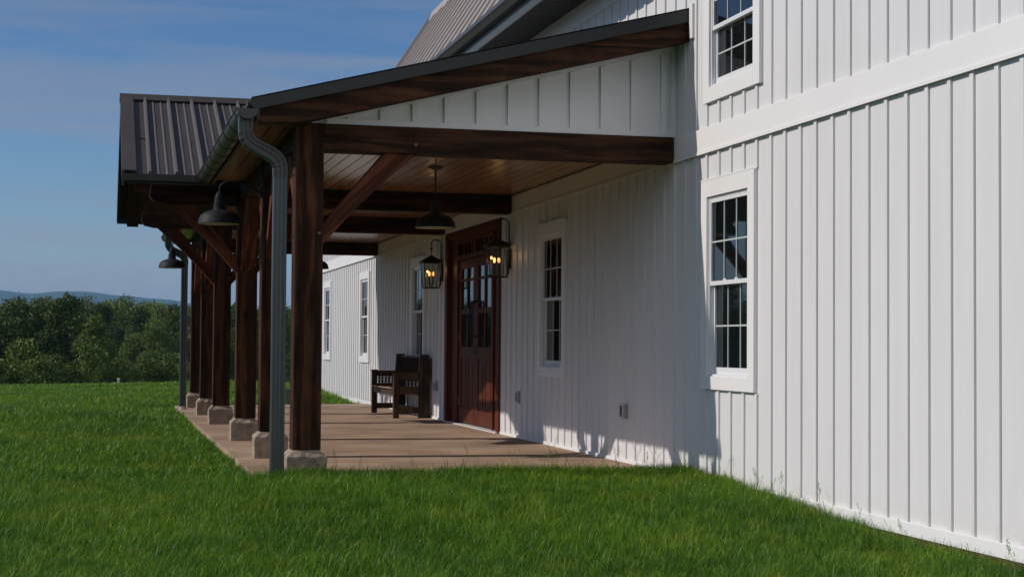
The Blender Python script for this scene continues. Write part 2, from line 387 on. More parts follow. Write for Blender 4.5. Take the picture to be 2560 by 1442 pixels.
# door
fr = MB(); a, b, _, zt = DOOR; la, lb = 20.32, 22.40; LZ = 2.28
fr.box(-.03, .0, a, a+.14, .03, zt); fr.box(-.03, .0, b-.14, b, .03, zt); fr.box(-.031, .0, a+.14, b-.14, zt-.10, zt)
fr.box(.0, .10, a+.02, a+.16, .03, zt); fr.box(.0, .10, b-.16, b-.02, .03, zt); fr.box(.0, .10, a+.16, b-.16, zt-.12, zt)
fr.box(.035, .10, a+.16, la-.06, .03, zt-.12); fr.box(.035, .10, lb+.06, b-.16, .03, zt-.12)
fr.box(.005, .10, la-.06, la-.004, .03, zt-.12); fr.box(.005, .10, lb+.004, lb+.06, .03, zt-.12)
fr.box(.005, .10, la-.004, lb+.004, LZ+.01, LZ+.07); fr.box(.005, .10, la-.004, lb+.004, zt-.19, zt-.12)
fr.box(.0, .10, (la+lb)/2-.05, (la+lb)/2+.05, LZ+.07, zt-.19)
frame = fr.build('door_frame', M_door, barn, bevel=.005)
gp = MB(); gp.box(.05, .056, la, lb, LZ+.06, zt-.18); gp.build('transom_pane', M_glass, frame)
gm = MB()
for q in (1, 2, 3, 5, 6, 7):
    yy = la + (lb-la)*q/8; gm.box(.03, .049, yy-.012, yy+.012, LZ+.07, zt-.19)
gm.each('transom_bar', M_door, frame)
th = MB(); th.box(-.06, .12, a+.02, b-.02, .0, .045); th.each('door_threshold', M_outlet, barn, bevel=.004)
bk = MB(); bk.box(.101, .11, a-.02, b+.02, -.1, zt+.02); bk.build('door_backing', M_black, frame)
def leaf(ya_, yb, hside):
    d = MB(); st = .145
    x0, x1 = .03, .075; z0 = .06
    lz0, lz1 = 1.09, 2.14
    d.box(x0, x1, ya_, ya_+st, z0, LZ); d.box(x0, x1, yb-st, yb, z0, LZ)
    d.box(x0+.001, x1, ya_+st, yb-st, LZ-.12, LZ); d.box(x0+.001, x1, ya_+st, yb-st, z0, z0+.20)
    d.box(x0+.001, x1, ya_+st, yb-st, .93, lz0)
    d.box(x0+.002, x1, ya_+st, yb-st, 1.535, 1.605)           # heavy glazing rail
    ym = (ya_+yb)/2
    d.box(x0+.003, x1, ym-.03, ym+.03, lz0, 1.535); d.box(x0+.003, x1, ym-.03, ym+.03, 1.605, LZ-.12)
    for zz in (2.0,): d.box(x0+.004, x1, ya_+st, yb-st, zz-.018, zz+.018)
    d.box(x0+.014, x1-.01, ya_+st, yb-st, z0+.20, .93)         # recessed panels
    d.box(x0+.006, x1, ym-.05, ym+.05, z0+.20, .93)
    for q0, q1 in ((ya_+st, ym-.05), (ym+.05, yb-st)):
        d.box(x0+.005, x0+.02, q0+.05, q1-.05, z0+.25, .88)
    lf = d.build('door_leaf', M_door, barn, bevel=.004)
    p = MB(); p.box(.05, .056, ya_+st-.003, yb-st+.003, lz0, LZ-.11); p.build('door_pane', M_glass, lf)
    h = MB(); hy = (yb-.07) if hside > 0 else (ya_+.07)
    h.tube([(x0, hy, 1.22), (x0-.05, hy, 1.24), (x0-.055, hy, 1.3), (x0-.055, hy, 1.62), (x0-.05, hy, 1.68), (x0, hy, 1.70)], .012, 8)
    h.box(x0-.006, x0, hy-.03, hy+.03, 1.18, 1.26); h.box(x0-.006, x0, hy-.03, hy+.03, 1.66, 1.74); h.box(x0-.008, x0, hy-.03, hy+.03, .98, 1.12)
    h.build('handle', M_black, lf, smooth=True)
    g_ = MB(); gy = ya_ if hside > 0 else yb
    for zz in (.35, 1.25, 2.05): g_.box(x0-.008, x0+.006, gy-.012, gy+.012, zz-.06, zz+.06)
    g_.each('hinge', M_hinge, lf)
leaf(la, (la+lb)/2-.003, 1); leaf((la+lb)/2+.003, lb, -1)

# barn roof (lower gambrel slope, upper slope), ribs, soffit, fascia, gutter
BR = ((-.52, 4.79), (.94, 7.055), (4.5, 8.95), (8.06, 7.055), (9.52, 4.79))
rf = MB(); YR0, YR1 = Y0-.3, 29.03; th_ = .03
for (xa, za), (xb, zb) in zip(BR[:-1], BR[1:]):
    rf.prism([(xa, za), (xb, zb), (xb, zb-th_*1.5), (xa, za-th_*1.5)], 'y', YR0, YR1)
def ribs(mb, p0, p1, ya_, yb, step, hw, hh, n=None):
    d = Vector((p1[0]-p0[0], 0, p1[1]-p0[1])).normalized(); nrm = Vector((-d.z, 0, d.x))
    y = ya_
    A = Vector((p0[0], 0, p0[1])); B = Vector((p1[0], 0, p1[1]))
    while y < yb:
        q = [(-hw, 0), (-hw*.55, hh), (hw*.55, hh), (hw, 0)]
        vs = [A + Vector((0, y+u, 0)) + nrm*v for u, v in q] + [B + Vector((0, y+u, 0)) + nrm*v for u, v in q]
        mb.add(vs, [(0, 1, 5, 4), (1, 2, 6, 5), (2, 3, 7, 6), (0, 4, 7, 3), (0, 3, 2, 1), (4, 5, 6, 7)])
        y += step
rib = MB()
rfo = rf.build('roof', M_roofgrey, barn)
for (p0, p1) in zip(BR[:2], BR[1:3]):
    ribs(rib, p0, p1, YR0+.1, YR1-.05, .61, .030, .028)
rib.build('roof_rib', M_roofrib, rfo)
cap = MB()
cap.prism([(BR[1][0]-.10, BR[1][1]-.13), (BR[1][0]-.02, BR[1][1]+.06), (BR[1][0]+.16, BR[1][1]+.14), (BR[1][0]+.15, BR[1][1]+.07)], 'y', YR0, YR1+.02)
cap.build('roof_knee_cap', M_roofgrey, rfo)
rk = MB(); rk.prism([(-.55, 4.70), (-.55, 4.83), (.93, 7.12), (4.5, 9.01), (4.5, 8.85), (.98, 6.96)], 'y', YR1, YR1+.03); rk.build('rake_trim', M_roofgrey, rfo)
so = MB(); so.box(-.50, -.002, YR0, YR1, 4.657, 4.668)
yy = YR0
while yy < YR1-.1: so.box(-.49, -.01, yy, yy+.035, 4.648, 4.6565); yy += .085
so.build('soffit', M_soffit, barn)
fa = MB(); fa.box(-.525, -.505, YR0, YR1, 4.60, 4.785); fa.build('fascia', M_eavegut, barn)
gu = MB(); gu.prism([(-.527, 4.845), (-.527, 4.735), (-.60, 4.735), (-.635, 4.78), (-.655, 4.80), (-.655, 4.845), (-.64, 4.845), (-.64, 4.81), (-.59, 4.75), (-.54, 4.75), (-.54, 4.845)], 'y', YR0, YR1)
gu.build('eave_gutter', M_eavegut, barn)
# low wing roof behind the porch
wr = MB(); wr.prism([(-.35, 4.28), (4.5, 5.75), (9.35, 4.28), (9.35, 4.22), (4.5, 5.68), (-.35, 4.22)], 'y', Y1+.04, YW+.3); wr.build('wing_roof', M_roofgrey, barn)

# ------------------------------------------------------------------ porch
porch = thing('timber_porch', (-1.7, 21, 0), 'dark stained timber porch with black metal roof and gabled entrance running along the white barn', 'porch')
XL, XR = -3.281, -3.051
PY = {'A': 13.39, 'B': 16.22, 'C': 19.17, 'D': 23.11, 'E': 26.09, 'F': 29.0}
BZ0, BZ1 = 2.695, 2.919
EX, EZ = -3.70, 3.02          # roof edge (top surface at the eave)
SL = (3.945 - 3.02) / 3.70    # roof slope
def rz(x): return EZ + (x - EX) * SL
PW = .225
for nm, y in PY.items():
    p = MB(); p.box(XL, XR, y, y+PW, .258, BZ1-.002)
    post = p.build('post', M_tz, porch, bevel=.006)
    b = MB(); e = .052; xa, xb, ya_, yb = XL-e, XR+e-.01, y-e, y+PW+e
    jr = random.Random(ord(nm))
    lo = [(xa, ya_), (xb, ya_), (xb, yb), (xa, yb)]; c = .05
    hi = [(xa+c, ya_+c), (xb-c, ya_+c), (xb-c, yb-c), (xa+c, yb-c)]
    # finely divided so the stone can be rough
    lev = [(lo, -.02), (lo, .07), (lo, .14), (lo, .205), (hi, .257)]
    V = []
    for L_, z in lev:
        for i in range(4):
            for q in range(6):
                u = q/6; x_ = L_[i][0]*(1-u)+L_[(i+1) % 4][0]*u; y_ = L_[i][1]*(1-u)+L_[(i+1) % 4][1]*u
                amp = .004 if z < .1 else .007
                V.append((x_+jr.uniform(-amp, amp), y_+jr.uniform(-amp, amp), z+(jr.uniform(-.008, .008) if .1 < z < .25 else 0)))
    n = 24; Fs = [(i*n+k, i*n+(k+1) % n, (i+1)*n+(k+1) % n, (i+1)*n+k) for i in range(len(lev)-1) for k in range(n)] + [tuple((len(lev)-1)*n+k for k in range(n))]
    b.add(V, Fs); b.build('base_block', M_block, post, bevel=.004)
    bo = MB()
    for bx, bz in ((XR-.03, 2.02),):
        bo.tube([(bx, y-.012, bz), (bx, y+.002, bz)], .011, 8)
    for bz in (2.0, 2.5): bo.tube([(XL-.012, y+PW/2, bz), (XL+.002, y+PW/2, bz)], .012, 8); bo.tube([(XR-.002, y+PW/2, bz), (XR+.022, y+PW/2, bz)], .012, 8)
    bo.each('bolt', M_bolt, post)
# tie beams to the wall
for y in (PY['A'], PY['C'], PY['D'], PY['F']):
    p = MB(); p.box(XR, -.03, y+.006, y+PW-.006, BZ0, BZ1-.003); bm_ = p.build('tie_beam', M_tx, porch, bevel=.006)
    bo = MB()
    for bx in (-2.29,): bo.tube([(bx, y-.006, 2.77), (bx, y+.007, 2.77)], .013, 8)
    bo.each('bolt', M_bolt, bm_)
# plate beams along the posts
ks = list(PY.values())
for y0_, y1_ in zip(ks[:-1], ks[1:]):
    if y0_ == PY['C']: continue        # the entrance bay is open up into the gable
    p = MB(); p.box(XL+.012, XR-.012, y0_+PW, y1_, 2.735, BZ1-.004); p.build('plate_beam', M_ty, porch, bevel=.006)
# braces
def brace_poly(x0, z0, dirx, run=.62, zt=BZ0):
    """closed x-z outline: lower edge slightly arched"""
    top = zt; rise = top - z0; sag = .018
    lo = [(x0, z0)] + [(x0+dirx*(run+.16)*u + dirx*-sag*math.sin(math.pi*u), z0+rise*u + sag*math.sin(math.pi*u)) for u in (.2, .4, .6, .8)] + [(x0+dirx*(run+.16), top)]
    up_ = [(x0+dirx*(run-.12), top), (x0, z0+.17)]
    return lo + up_
for nm in ('A', 'C', 'D', 'F'):
    y = PY[nm]; p = MB(); p.prism(brace_poly(XR, 1.926, 1), 'y', y+.035, y+PW-.035); p.build('brace', M_brace, porch, bevel=.004)
for nm in ('C', 'D'):
    y = PY[nm]
    p = MB(); p.prism(brace_poly(XL, 1.92, -1, .62, 2.70), 'y', y+.035, y+PW-.035); p.build('brace', M_braceL, porch, bevel=.004)
    p = MB(); p.prism([(XL, BZ0+.005), (XL, BZ1-.003), (-4.26, BZ1-.003), (-4.285, 2.80), (-4.24, 2.73), (-4.1, BZ0+.005)], 'y', y+.004, y+PW-.004); p.build('outrigger_beam', M_tx, porch, bevel=.005)
# braces in line with the eave
def brace_y(y, d, post_face):
    z0, zt = 1.95, 2.733; rise = zt-z0
    pts = [(post_face, z0), (post_face+d*.34, z0+rise*.47), (post_face+d*.76, zt), (post_face+d*.50, zt), (post_face, z0+.17)]
    p = MB(); p.prism(pts, 'x', XL+.04, XR-.04); p.build('brace', M_braceF if d > 0 else M_braceN, porch, bevel=.004)
for a_, b_ in (('A', 'B'), ('B', 'C'), ('D', 'E'), ('E', 'F')):
    brace_y(0, 1, PY[a_]+PW); brace_y(0, -1, PY[b_])
# rafters at the two ends (visible sloping beams)
for ya_, yb_ in ((13.082, 13.22), (29.38, 29.515)):
    p = MB(); lo = lambda x: 3.693+.25*x; hi = lambda x: rz(x)-.05
    p.prism([(-3.60, hi(-3.60)-.13), (-3.60, hi(-3.60)), (-.006, hi(-.006)), (-.006, lo(0)), (-3.12, lo(-3.12)), (-3.30, lo(-3.30)+.01), (-3.45, BZ1-.045)], 'y', ya_, yb_)
    p.build('end_rafter', M_tx, porch, bevel=.005)
p = MB(); p.prism([(-3.58, rz(-3.58)-.12), (-3.58, rz(-3.58)-.06), (-.006, rz(-.006)-.06), (-.006, 3.74), (-3.05, BZ1+.03)], 'y', 29.01, 29.2); p.build('end_rafter', M_tx, porch)
# white board-and-batten triangle between rafter and tie beam
tr = MB(); y = PY['A']+.05
lo = lambda x: 3.70+.24*x
tr.prism([(-3.17, BZ1), (-.004, BZ1), (-.004, lo(0)+.07), (-3.17, lo(-3.17)+.07)], 'y', y, y+.02)
tr.prism([(-3.05, BZ1-.001), (-.004, BZ1-.001), (-.004, BZ1+.045), (-3.0, BZ1+.045)], 'y', y-.024, y-.001)
tr.prism([(-3.14, lo(-3.14)+.05), (-.004, lo(-.004)+.05), (-.004, lo(-.004)-.03), (-3.02, lo(-3.02)-.03)], 'y', y-.023, y-.001)
tr.box(-.05, -.003, y-.022, y-.001, BZ1+.045, lo(0)-.032)
xb = -.140
while xb > -2.95:
    if lo(xb)-.03 > BZ1+.05: tr.box(xb, xb+.055, y-.022, y-.001, BZ1+.045, lo(xb)-.03)
    xb -= .2720
tr.build('gable_infill', M_trim, porch, label='white board-and-batten triangle above the near tie beam')
# ceiling boards (running along the house)
ce = MB(); xs = -3.58
PR0, PR1 = 13.05, 29.55
while xs < -.03:
    x1 = min(xs+.123, -.006)
    for (c0, c1) in (((13.46, 18.5), (24.1, PR1-.05)) if xs < -3.2 else ((13.46, PR1-.05),)):
        ce.box(xs, x1, c0, c1, BZ1+.001, BZ1+.02)
    xs += .134
ce.build('ceiling', M_ceil, porch)
# under-eave boards beyond the near beam
ue = MB(); xs = -3.58
while xs < -3.2:
    ue.box(xs, xs+.128, PR0+.05, 13.455, BZ1-.03, BZ1-.012); xs += .134
ue.build('eave_soffit', M_sofw, porch)
# shed roof
PG0, PG1, PGX = 18.45, 24.13, -4.60     # portico gable: eaves and front
GR, GZE = 21.29, 2.96; GS = (4.20-GZE)/(GR-PG0)
ro_ = MB()
XC = -3.0
for c0, c1, xe in ((PR0+.02, 18.5, EX), (18.5, 24.1, XC), (24.1, PR1-.02, EX)):
    ro_.prism([(xe, rz(xe)), (.0, rz(0)), (.0, rz(0)-.03), (xe, rz(xe)-.03)], 'y', c0, c1)
roof = ro_.build('roof', M_roofdark, porch)
rr = MB(); ribs(rr, (EX, EZ), (-.01, rz(-.01)), PR0+.15, 18.4, .305, .02, .025); rr.build('roof_rib', M_ribhi, roof); rr = MB(); ribs(rr, (EX, EZ), (-.01, rz(-.01)), 24.2, PR1-.1, .305, .02, .025); rr.build('roof_rib', M_ribhi, roof)
tm = MB()
for ya_ in (PR0, PR1-.03):
    tm.prism([(EX+.03, rz(EX+.03)+.028), (-.006, rz(-.006)+.028), (-.006, rz(-.006)-.088), (EX+.10, rz(EX+.10)-.072), (EX+.06, rz(EX)-.06), (EX+.01, rz(EX)-.01)], 'y', ya_, ya_+.03)
tm.prism([(EX+.03, rz(EX+.03)+.030), (-.006, rz(-.006)+.030), (-.006, rz(-.006)+.018), (EX+.03, rz(EX+.03)+.018)], 'y', PR0, PR0+.14)
tm.each('rake_trim', M_fascia, roof)
fs_ = MB(); fs_.box(-3.63, -3.60, PR0+.03, 18.5, BZ1-.035, EZ-.03); fs_.box(-3.63, -3.60, 24.1, PR1-.03, BZ1-.035, EZ-.03); fs_.each('fascia', M_fascia, porch)
# soffit under the projecting rake
rs = MB(); rs.prism([(-3.58, rz(-3.58)-.05), (-.006, rz(0)-.05), (-.006, rz(0)-.035), (-3.58, rz(-3.58)-.035)], 'y', 13.22, 13.435); rs.build('rake_soffit', M_tx, porch)
# half-round gutters with straps
def halfround(y0_, y1_, xc, zc, r=.083):
    prof = [(xc - r*math.cos(a), zc - r*math.sin(a)) for a in np.linspace(0, math.pi, 12)]
    inner = [(xc - (r-.006)*math.cos(a), zc - (r-.006)*math.sin(a)) for a in np.linspace(math.pi, 0, 12)]
    g_ = MB(); g_.prism(prof+inner, 'y', y0_, y1_)
    for e_ in (y0_-.004, y1_): g_.prism(prof, 'y', e_, e_+.004)
    g_.tube([(xc-r, y0_, zc), (xc-r, y1_, zc)], .009, 6)
    o = g_.build('gutter', M_gut, porch, smooth=True)
    s_ = MB(); y = y0_+.22
    while y < y1_:
        pp = [(xc-(r+.006)*math.cos(a), zc-(r+.006)*math.sin(a)) for a in np.linspace(-.1, math.pi, 12)]
        pi2 = [(xc-(r+.001)*math.cos(a), zc-(r+.001)*math.sin(a)) for a in np.linspace(math.pi, -.1, 12)]
        s_ = MB(); s_.prism(pp+pi2, 'y', y, y+.03); s_.box(xc-r-.006, xc+r, y+.006, y+.022, zc+.002, zc+.008); s_.build('gutter_strap', M_fascia, o); y += .62
    
    return o
halfround(PR0-.07, PG0+.08, -3.706, 2.957); halfround(PG1-.05, PR1, -3.705, 2.962)
# portico gable roof: two slopes, ridge cap, rakes, eave gutter, ceiling
XG0 = PGX
def gslope(mb, sgn, x0, x1, off0=0., off1=-.03):
    ye = PG0 if sgn < 0 else PG1
    return mb.prism([(ye, GZE+off0), (GR, 4.20+off0), (GR, 4.20+off1), (ye, GZE+off1)], 'x', x0, x1)
gr = MB(); gslope(gr, -1, XG0+.02, -1.2); gslope(gr, 1, XG0+.02, -1.2)
gro = gr.build('gable_roof', M_roofdark, porch)
rb = MB()
for sgn in (-1, 1):
    ye = PG0 if sgn < 0 else PG1
    d = Vector((0, GR-ye, 4.20-GZE)).normalized(); nrm = Vector((0, -d.z, d.y)) * (1 if d.y > 0 else -1)
    A = Vector((0, ye, GZE)) - d*.02; B = Vector((0, GR, 4.20))
    x = XG0 + .30; k = 0
    while x < -1.3:
        big = True
        for dx, hw, hh in ((0, .024, .045), (.095, .013, .009), (.19, .013, .009)):
            q = [(-hw, 0), (-hw*.5, hh), (hw*.5, hh), (hw, 0)]
            vs = [A + Vector((x+dx+u, 0, 0)) + nrm*v for u, v in q] + [B + Vector((x+dx+u, 0, 0)) + nrm*v for u, v in q]
            rb.add(vs, [(0, 1, 5, 4), (1, 2, 6, 5), (2, 3, 7, 6), (0, 4, 7, 3), (0, 3, 2, 1), (4, 5, 6, 7)])
        x += .288
rb.build('roof_rib', M_ribhi, gro)
rc = MB()
rc.prism([(GR-.16, 4.20-.16*GS+.035), (GR-.02, 4.255), (GR+.02, 4.255), (GR+.16, 4.20-.16*GS+.035), (GR+.15, 4.20-.16*GS+.02), (GR, 4.235), (GR-.15, 4.20-.16*GS+.02)], 'x', XG0-.01, -1.2)
rc.build('ridge_cap', M_roofdark, gro)
rt = MB()
for ye in (PG0, PG1):
    rt.prism([(ye, GZE+.03), (GR, 4.23), (GR, 4.00), (ye, GZE-.13)], 'x', XG0, XG0+.03)
    # flat trim strip lying on the slope
    rt.prism([(ye, GZE+.045), (GR, 4.245), (GR, 4.23), (ye, GZE+.031)], 'x', XG0, XG0+.155)
rt.each('rake_trim', M_roofdark, gro)
gb = MB()
for ye, s_ in ((PG0, 1), (PG1, -1)):
    gb.prism([(ye+s_*.06, GZE-.06), (GR, 4.12), (GR, 3.95), (ye+s_*.06, GZE-.20)] , 'x', XG0+.14, XG0+.30)
gb.each('gable_barge_beam', M_ty, porch, bevel=.005)
ct = MB(); ct.box(-4.40, -4.32, 19.66, 22.92, 3.41, 3.50); ct.build('collar_tie', M_ty, porch, bevel=.004)
for ye, s_ in ((PG0, 1), (PG1, -1)):
    vl = MB(); vl.prism([(ye+s_*.05, GZE-.055), (GR, 4.145), (GR, 4.13), (ye+s_*.05, GZE-.07)], 'x', XG0+.04, -3.05); vl.build('vault_board', M_sofw, porch)
eg = MB()
for y_ in (PG0-.045, PG1+.045):
    prof = [(y_-.055, GZE-.005), (y_-.045, GZE-.075), (y_+.045, GZE-.075), (y_+.05, GZE-.005), (y_+.044, GZE-.005), (y_+.04, GZE-.068), (y_-.04, GZE-.068), (y_-.048, GZE-.005)]
    eg.prism(prof, 'x', XG0+.02, -3.75)
eg.each('portico_gutter', M_gut, porch)
ef = MB(); ef.box(XG0+.05, -3.66, PG0, PG0+.03, BZ1-.06, GZE-.035); ef.box(XG0+.005, -3.66, PG1-.03, PG1, BZ1-.115, GZE-.035); ef.each('portico_fascia', M_fascia, porch)
# downspouts: fluted pipe with two crimped elbows
def downspout(yc, zbot, boot=False):
    xp = -3.437
    w2, d2, rc_ = .056, .042, .017
    prof = []
    for cx_, cy_, a0_ in ((w2-rc_, -d2+rc_, -90), (w2-rc_, d2-rc_, 0), (-w2+rc_, d2-rc_, 90), (-w2+rc_, -d2+rc_, 180)):
        for q in range(5): a_ = R(a0_+22.5*q); prof.append((cx_+rc_*math.cos(a_), cy_+rc_*math.sin(a_)))
        if a0_ in (180, 0):
            sg = -1 if a0_ == 180 else 1
            for u in (.2, .32, .44, .56, .68, .8):
                off = .0035 if u in (.32, .44, .68, .8) else 0
                prof.append((sg*(w2-rc_)*(1-2*u), sg*(d2-off)))
    path = [(xp, yc, zbot), (xp, yc, 1.0), (xp, yc, 2.44)]
    m = MB(); m.add(*_sw(path, prof)); 
    o = m.build('downspout', M_dspout, porch)
    el = MB(); pts = []
    key = [Vector((xp, yc, 2.43)), Vector((xp, yc, 2.575)), Vector((-3.712, yc, 2.715)), Vector((-3.712, yc, 2.90))]
    pts = [key[0]]
    for a_, b_, c_ in zip(key[:-2], key[1:-1], key[2:]):
        p_ = b_ + (a_-b_).normalized()*.085; q_ = b_ + (c_-b_).normalized()*.085
        for q in range(9):
            u = q/8; pts.append((1-u)**2*p_ + 2*(1-u)*u*b_ + u*u*q_)
    pts.append(key[-1])
    vs, fs = _sw(pts, prof, crimp=True); el.add(vs, fs); el.build('elbow', M_gut, o)
    if boot:
        b = MB(); b.lathe(xp, yc, [(.05, 0), (.062, 0), (.062, .045), (.05, .05), (.045, .05)], 14, zbot-.03); b.build('drain_boot', M_boot, o)
    return o
def _sw(path, prof, crimp=False):
    path = [Vector(p) for p in path]; n = len(prof); vs = []
    for i, p in enumerate(path):
        t = (path[min(i+1, len(path)-1)] - path[max(i-1, 0)]).normalized()
        yv = Vector((0, 1, 0)); xv = yv.cross(t).normalized()
        k = 1.03 + (.06 if crimp and i % 2 else 0) if crimp else 1
        for a, b in prof: vs.append(p + xv*a*k + yv*b*k)
    fs = [(i*n+j, i*n+(j+1) % n, (i+1)*n+(j+1) % n, (i+1)*n+j) for i in range(len(path)-1) for j in range(n)] + [tuple(range(n)), tuple((len(path)-1)*n+j for j in range(n))]
    return vs, fs
downspout(13.09, -.05); downspout(28.35, .03, True)
ol = MB(); ol.lathe(-3.712, 13.09, [(.045, 2.87), (.045, 2.90)], 12); ol.build('gutter_outlet', M_gut, porch)

# slab
sl = MB(); zf = lambda x: .03*(1+x/3.5)
for ya_, yb in ((13.12, 16.30), (16.306, 19.25), (19.256, 23.14), (23.146, 26.1), (26.106, 29.93)):
    sl.prism([(-3.5, -.2), (-3.5, 0.0), (-.028, .03), (-.028, -.2)], 'y', ya_, yb)
slab = tag(sl.build('porch_floor', M_slab), kind='structure')

# ------------------------------------------------------------------ lamps
def gooseneck(x, y, label):
    t_ = thing('barn_lamp', (x, y, 2.28), label, 'lamp', 'gooseneck barn lamps on the outer posts')
    s_ = MB(); s_.lathe(x, y, [(.206, 0), (.208, .006), (.205, .014), (.198, .05), (.180, .085), (.145, .112), (.100, .130), (.078, .137), (.066, .139), (.064, .150), (.058, .152), (.057, .195), (.061, .198), (.061, .206), (.050, .209), (.048, .250), (.051, .253), (.050, .262), (.040, .268), (.036, .296), (.016, .315), (.0, .316)], 32, 2.28)
    s_.build('lamp_shade', M_lampshade, t_, smooth=True)
    i_ = MB(); i_.lathe(x, y, [(.201, .001), (.19, .045), (.16, .088), (.09, .118), (0, .12)], 32, 2.28); i_.build('inner_reflector', M_lampin, t_, smooth=True)
    a_ = MB(); pth = [(x, y, 2.58), (x, y, 2.62)] + [(x + .12 - .12*math.cos(q), y, 2.62 + .085*math.sin(q)) for q in np.linspace(.3, math.pi*.75, 8)] + [(XL-.01, y, 2.60)]
    a_.tube(pth, .010, 8); a_.build('gooseneck_arm', M_lampshade, t_, smooth=True)
    b_ = MB(); b_.tube([(XL-.016, y, 2.60), (XL, y, 2.60)], .055, 16); b_.build('wall_plate', M_lampshade, t_, smooth=True)
    return t_
g1 = gooseneck(-3.69, 16.30, 'charcoal gooseneck barn lamp on the second post from the near downspout')
copy_thing(g1, (-3.735, 26.17, 2.28), 'charcoal gooseneck barn lamp on the fifth post, seen small against the open sky')
def pendant(x, y, label):
    t_ = thing('pendant_lamp', (x, y, 2.3), label, 'lamp', 'pendant barn lamps under the porch ceiling')
    s_ = MB(); s_.lathe(x, y, [(.208, 0), (.210, .006), (.207, .014), (.200, .05), (.180, .088), (.145, .115), (.100, .133), (.072, .142), (.062, .144), (.060, .156), (.052, .158), (.050, .205), (.054, .208), (.053, .216), (.042, .220), (.040, .255), (.014, .275), (0, .276)], 32, 2.3)
    s_.build('lamp_shade', M_black, t_, smooth=True)
    i_ = MB(); i_.lathe(x, y, [(.206, .001), (.195, .04), (.16, .082), (.09, .118), (0, .12)], 32, 2.3); i_.build('inner_reflector', M_lampin, t_, smooth=True)
    r_ = MB(); r_.tube([(x, y, 2.575), (x, y, 2.915)], .009, 8); r_.build('stem', M_black, t_, smooth=True)
    c_ = MB(); c_.lathe(x, y, [(.012, -.035), (.03, -.03), (.075, -.012), (.078, 0)], 20, 2.918); c_.build('canopy', M_black, t_, smooth=True)
    return t_
p1 = pendant(-1.52, 16.39, 'black pendant barn lamp hanging from the ceiling in the nearest porch bay')
copy_thing(p1, (-1.52, 26.0, 2.3), 'black pendant barn lamp at the far porch end, mostly hidden by the nearest post')

